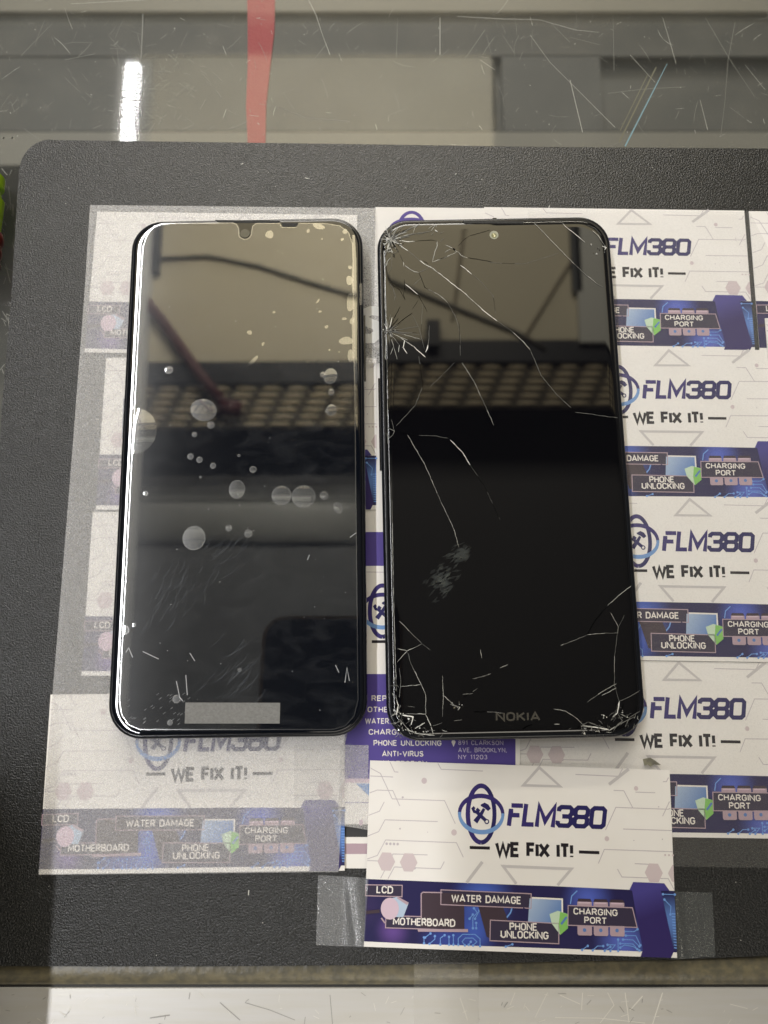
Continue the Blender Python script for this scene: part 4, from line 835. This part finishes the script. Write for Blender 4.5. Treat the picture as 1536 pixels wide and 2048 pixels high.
x, y = Cp(988, 441, .005); b = MB(); b.box(x - .0006, PH / 2 - .0004, .004, x + .0008, PH / 2 + .0004, .0058); b.build('side_button', M['frame'], pc)
b = MB(); x, y = Cp(758, 830, .004); b.box(-PW / 2 - .0006, y - .018, .003, -PW / 2 + .0005, y + .012, .0045); b.build('side_button', M['frame'], pc)
# clear tab on the side of the uncracked phone
b = MB(); g = []
for px, z in [(712, .0093), (722, .0093), (728, .0086), (734, .0050), (739, .0018), (744, .0016)]:
    for py in (567, 610 + (8 if px > 735 else 0)): q = pt(px, py, z); g.append((q[0] + .0004, q[1], z))
b.add(g, [[2 * i, 2 * i + 1, 2 * i + 3, 2 * i + 2] for i in range(5)])
tag(b.build('pull_tab', sheet('pull tab film', .06, .1, .04, (.7, .7, .7))), 'small clear pull tab folded over the inner side of the uncracked phone', 'film tab')

# ================================================================== things at the left edge of the photo
mk = thing('marker_pen', (*pt(-34, 420, .004), TOP), (0, 0, R(-2)), 'lime green marker pen just entering at the left photo edge', 'pen')
b = MB(); b.tube([(0, -.014, .0062), (0, .004, .0062), (0, .0045, .0062), (0, .0085, .0062)], [.0062, .0062, .0052, .0046], n=24); b.build('cap', mat('lime plastic', (.36, .60, .01), .25), mk, smooth=False)
b = MB(); b.tube([(0, .0085, .0062), (0, .0088, .0062), (0, .0125, .0062), (0, .0135, .0062)], [.0046, .0056, .0054, .0035], n=24); b.build('cap_tip', mat('lime plastic tip', (.36, .60, .01), .25), mk)
rp = thing('pen_grip', (*pt(-36, 500, .004), TOP), (0, 0, R(-2)), 'dark red ribbed pen grip below the lime green marker', 'pen')
b = MB(); rs = []; ps = []
for i in range(25):
    ps.append((0, -.012 + i * .0008, .0062)); rs.append(.0062 - .0006 * (1 - abs(math.sin(i * .55))) - (.002 if i in (0, 24) else 0))
b.tube(ps, rs, n=24); b.build('grip', mat('dark red rubber', (.16, .012, .008), .35), rp, smooth=True)
# red strap inside the cabinet
b = MB(); q = [under(x, y, .07) for x, y in [(522, -40), (522, 60), (518, 130), (512, 210), (513, 300)]]
b.ribbon(q, [.0135, .0125, .0105, .0092, .0078], 0)
o = tag(b.build('red_strap', mat('red webbing', (.30, .014, .02), .6, bump=(900, .5, .0005))), 'red strap under the counter glass behind the uncracked phone', 'strap'); o.location.z = TOP - .07
md = o.modifiers.new('thick', 'SOLIDIFY'); md.thickness = .0015
# unseen dark box added just outside the left front, it shades the corner of the mat and counter edge
bx = thing('shading_box', (-0.164, -0.185, TOP + .0013), (0, 0, 0), 'black terminal added unseen just left of the photo, shading the front left corner', 'occluder')
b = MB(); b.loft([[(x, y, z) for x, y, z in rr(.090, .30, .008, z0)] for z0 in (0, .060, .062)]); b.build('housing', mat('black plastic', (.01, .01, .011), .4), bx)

# ================================================================== what the screens and the glass mirror: ceiling, beam, grille, cable, camera phone
HZ = 2.32
def sky_pt(n): return (n[0] * (HZ + .22), n[1] * (HZ + .22))
def up_on(o, z, px, py):                          # where the mirror direction of a screen meets the ceiling height
    x, y = local(o, px, py, z); p = o.matrix_world @ Vector((x, y, z)); n = (o.matrix_world.to_3x3() @ Vector((0, 0, 1))).normalized()
    d = ray(px, py); r = d - 2 * d.dot(n) * n; t = (HZ - p.z) / r.z
    return (p.x + r.x * t, p.y + r.y * t)
def up(px, py): return up_on(ph, ZF, px, py)
M['beige'] = mat('beige painted ceiling', (.66, .60, .45), .7, var=(1.5, (.60, .55, .42)))
M['dark_paint'] = mat('dark painted board', (.012, .014, .018), .5)
M['ceil_dark'] = mat('dark ceiling', (.085, .085, .085), .8)
ceil = MB(); ceil.box(-3, -3, HZ + .25, 3, 5, HZ + .3); o = ceil.build('ceiling', M['ceil_dark']); tag(o, kind='structure')
def rect(n0, n1, z0, z1, name, m, lab, cat):
    a, c = sky_pt(n0), sky_pt(n1); b = MB(); b.box(min(a[0], c[0]), min(a[1], c[1]), z0, max(a[0], c[0]), max(a[1], c[1]), z1)
    return tag(b.build(name, m), lab, cat)
yb = lambda y: over(768, y)[1]
def slab_thing(x0, y0, x1, y1, z0, z1, name, m, lab, cat):
    b = MB(); b.box(min(x0, x1), min(y0, y1), z0, max(x0, x1), max(y0, y1), z1); return tag(b.build(name, m), lab, cat)
def row(ly, ry): return (up(480, ly)[1] + up_on(pc, ZC, 1000, ry)[1]) / 2
ya, ybm, yg = row(716, 688), row(764, 726), row(852, 812)
far_e = sky_pt((0, .66))[1]
slab_thing(-1.2, ya, 1.1, far_e, HZ, HZ + .05, 'ceiling_panel', M['beige'], 'beige ceiling board above the counter mirrored in the tops of both screens', 'ceiling board')
rect((-.385, .662), (.165, .895), HZ, HZ + .05, 'ceiling_panel', M['beige'], 'beige ceiling board mirrored in the counter glass', 'ceiling board')
rect((-.7, .968), (.6, 1.2), HZ, HZ + .05, 'ceiling_panel', M['beige'], 'beige ceiling board farthest from the counter', 'ceiling board')
p0, p1 = up(286, 552), up(328, 440)
slab_thing(p0[0] - .05, p0[1], p1[0], p1[1] + .1, HZ - .04, HZ - .005, 'dark_post', M['dark_paint'], 'dark post mirrored in the corner of the uncracked screen', 'post')
slab_thing(-1.5, ybm, 1.3, ya, HZ - .004, HZ + .02, 'dark_beam', M['dark_paint'], 'black beam across the ceiling mirrored in both screens', 'beam')
gq = thing('ceiling_grille', (0, 0, HZ), (0, 0, 0), 'perforated beige ceiling grille mirrored as a dotted band in both screens', 'grille')
b = MB(); b.box(-1.2, yg, .02, 1.2, ybm, .04, 0); b.build('backing', mat('dark grille board', (.075, .065, .045), .7), gq)  # dark board behind the beige slats
b = MB(); nrow = 6; pitch = (ybm - yg) / nrow
for r_ in range(nrow):
    x = -1.15 + r_ * .012
    while x < 1.15:
        b.dome((x, yg + (r_ + .5) * pitch), 0.039, pitch * .31, .02, -.012, n=12, rings=3); x += .092
b.build('slats', mat('beige grille', (.66, .57, .40), .6), gq, smooth=False)
l0, l1 = up(240, 1086), up(735, 1000)
b = MB(); yc, rad = (l0[1] + l1[1]) / 2, (l1[1] - l0[1]) / 2
b.loft([[(x, yc + rad * math.cos(R(t)), HZ + .03 + rad * .35 * math.sin(R(t))) for t in range(0, 360, 15)] for x in (l0[0] - .3, l1[0] - .25, l1[0] - .02)])
tag(b.build('ceiling_bulge', mat('grey duct', (.36, .37, .36), .6), smooth=True), 'flat grey duct of ceiling shaped to fade, mirrored across the middle of the uncracked screen', 'bulge')  # grey ceiling, rounded so that the light fades over it
for (ya_, yb_, g_, lab_) in [(1002, 985, .20, 'light grey trim board added beside the duct mirrored in the uncracked screen'), (986, 968, .11, 'mid grey trim board added between two others mirrored in the uncracked screen'), (969, 948, .05, 'dark grey trim board added farthest from the duct mirrored in the uncracked screen')]:  # added boards in stepped greys, a fade of light put into their colours
    l0, l1 = up(240, ya_), up(728, yb_)
    slab_thing(l0[0] - .3, l0[1], l1[0], l1[1], HZ + .02, HZ + .05, 'gradient_board', mat('grey trim', (g_, g_ * 1.02, g_), .7), lab_, 'trim board')
l0, l1 = up(200, 1500), up(740, 1092)
slab_thing(l0[0] - .5, l0[1] - .2, l1[0], l1[1], HZ + .02, HZ + .06, 'ceiling_panel', mat('dim grey ceiling', (.17, .178, .187), .7), 'dim grey ceiling board right above the uncracked phone', 'ceiling board')
cab = [up(x, y) for x, y in [(315, 520), (420, 515), (520, 535), (620, 567), (700, 590)]] + [up_on(pc, ZC, x, y) for x, y in [(785, 565), (880, 605), (1030, 665), (1090, 700)]]
b = MB(); b.tube([(*p, HZ - .010) for p in cab], .0075); tag(b.build('cable', mat('grey cable', (.17, .165, .145), .5), smooth=True), 'sagging dark cable mirrored in both screens', 'cable')
b = MB(); b.tube([(*up(x, y), HZ - .03) for x, y in [(268, 575), (330, 650), (400, 750), (452, 815)]], .020); b.tube([(*up(x, y), HZ - .03) for x, y in [(446, 820), (484, 824)]], .030)
tag(b.build('red_pole', mat('dark red paint', (.075, .012, .016), .5), smooth=True), 'slanting dark red pole mirrored in the uncracked screen', 'pole')
for i, q in enumerate([[(930, 440), (905, 640)], [(1150, 510), (1045, 680)]]):
    b = MB(); b.tube([(*up_on(pc, ZC, x, y), HZ - .006) for x, y in q], .006); tag(b.build('thin_pipe', mat('brown pipe', (.30, .26, .19), .6)), 'thin pipe mirrored in the left half of the cracked screen' if i == 0 else 'thin pipe mirrored in the right half of the cracked screen', 'pipe')
q0, q1 = up_on(pc, ZC, 1156, 690), up_on(pc, ZC, 1225, 440)
slab_thing(q0[0], q0[1], q1[0] + .2, q1[1], HZ - .03, HZ - .01, 'ceiling_panel', mat('pale board', (.60, .60, .56), .7), 'pale board mirrored at the right of the cracked screen', 'ceiling board')
q0, q1 = up_on(pc, ZC, 1142, 590), up_on(pc, ZC, 1154, 440)
slab_thing(q0[0], q0[1], q1[0], q1[1], HZ - .03, HZ - .012, 'dark_post', mat('grey post', (.07, .075, .08), .5), 'thin dark post mirrored at the right of the cracked screen', 'post')
q0, q1 = up_on(pc, ZC, 852, 700), up_on(pc, ZC, 878, 650)
slab_thing(q0[0], q0[1], q1[0], q1[1], HZ - .05, HZ - .02, 'dark_block', M['dark_paint'], 'dark block standing on the black beam, mirrored in the cracked screen', 'block')
# fixture above the tube
b = MB(); b.box(TUBE_X - .06, TUBE_Z and -.95, TUBE_Z + .01, TUBE_X + .06, 2.19, TUBE_Z + .06); tag(b.build('tube_fixture', mat('white fixture', (.7, .7, .68), .4)), 'long white tube light fixture on the ceiling left of the counter', 'light')
# the phone that takes the picture
cp = thing('camera_phone', (0, 0, CAM_H), (TILT, 0, 0), 'dark phone held over the counter, seen only mirrored in the screens', 'smartphone')
b = MB(); b.loft([[(x - .033, y - .062, z) for x, y, z in rr(.084, .160, .012, z0)] for z0 in (.002, .010)]); b.build('back', mat('dark blue phone back', (.006, .008, .016), .3), cp)
b = MB(); o1 = [(x - .033, y - .062) for x, y, z in rr(.0865, .1625, .013, 0)]
b.ribbon(o1, .0022, .0035, 0, closed=True); b.build('rim', mat('gold rim', (.30, .20, .10), .3, metal=.7), cp)
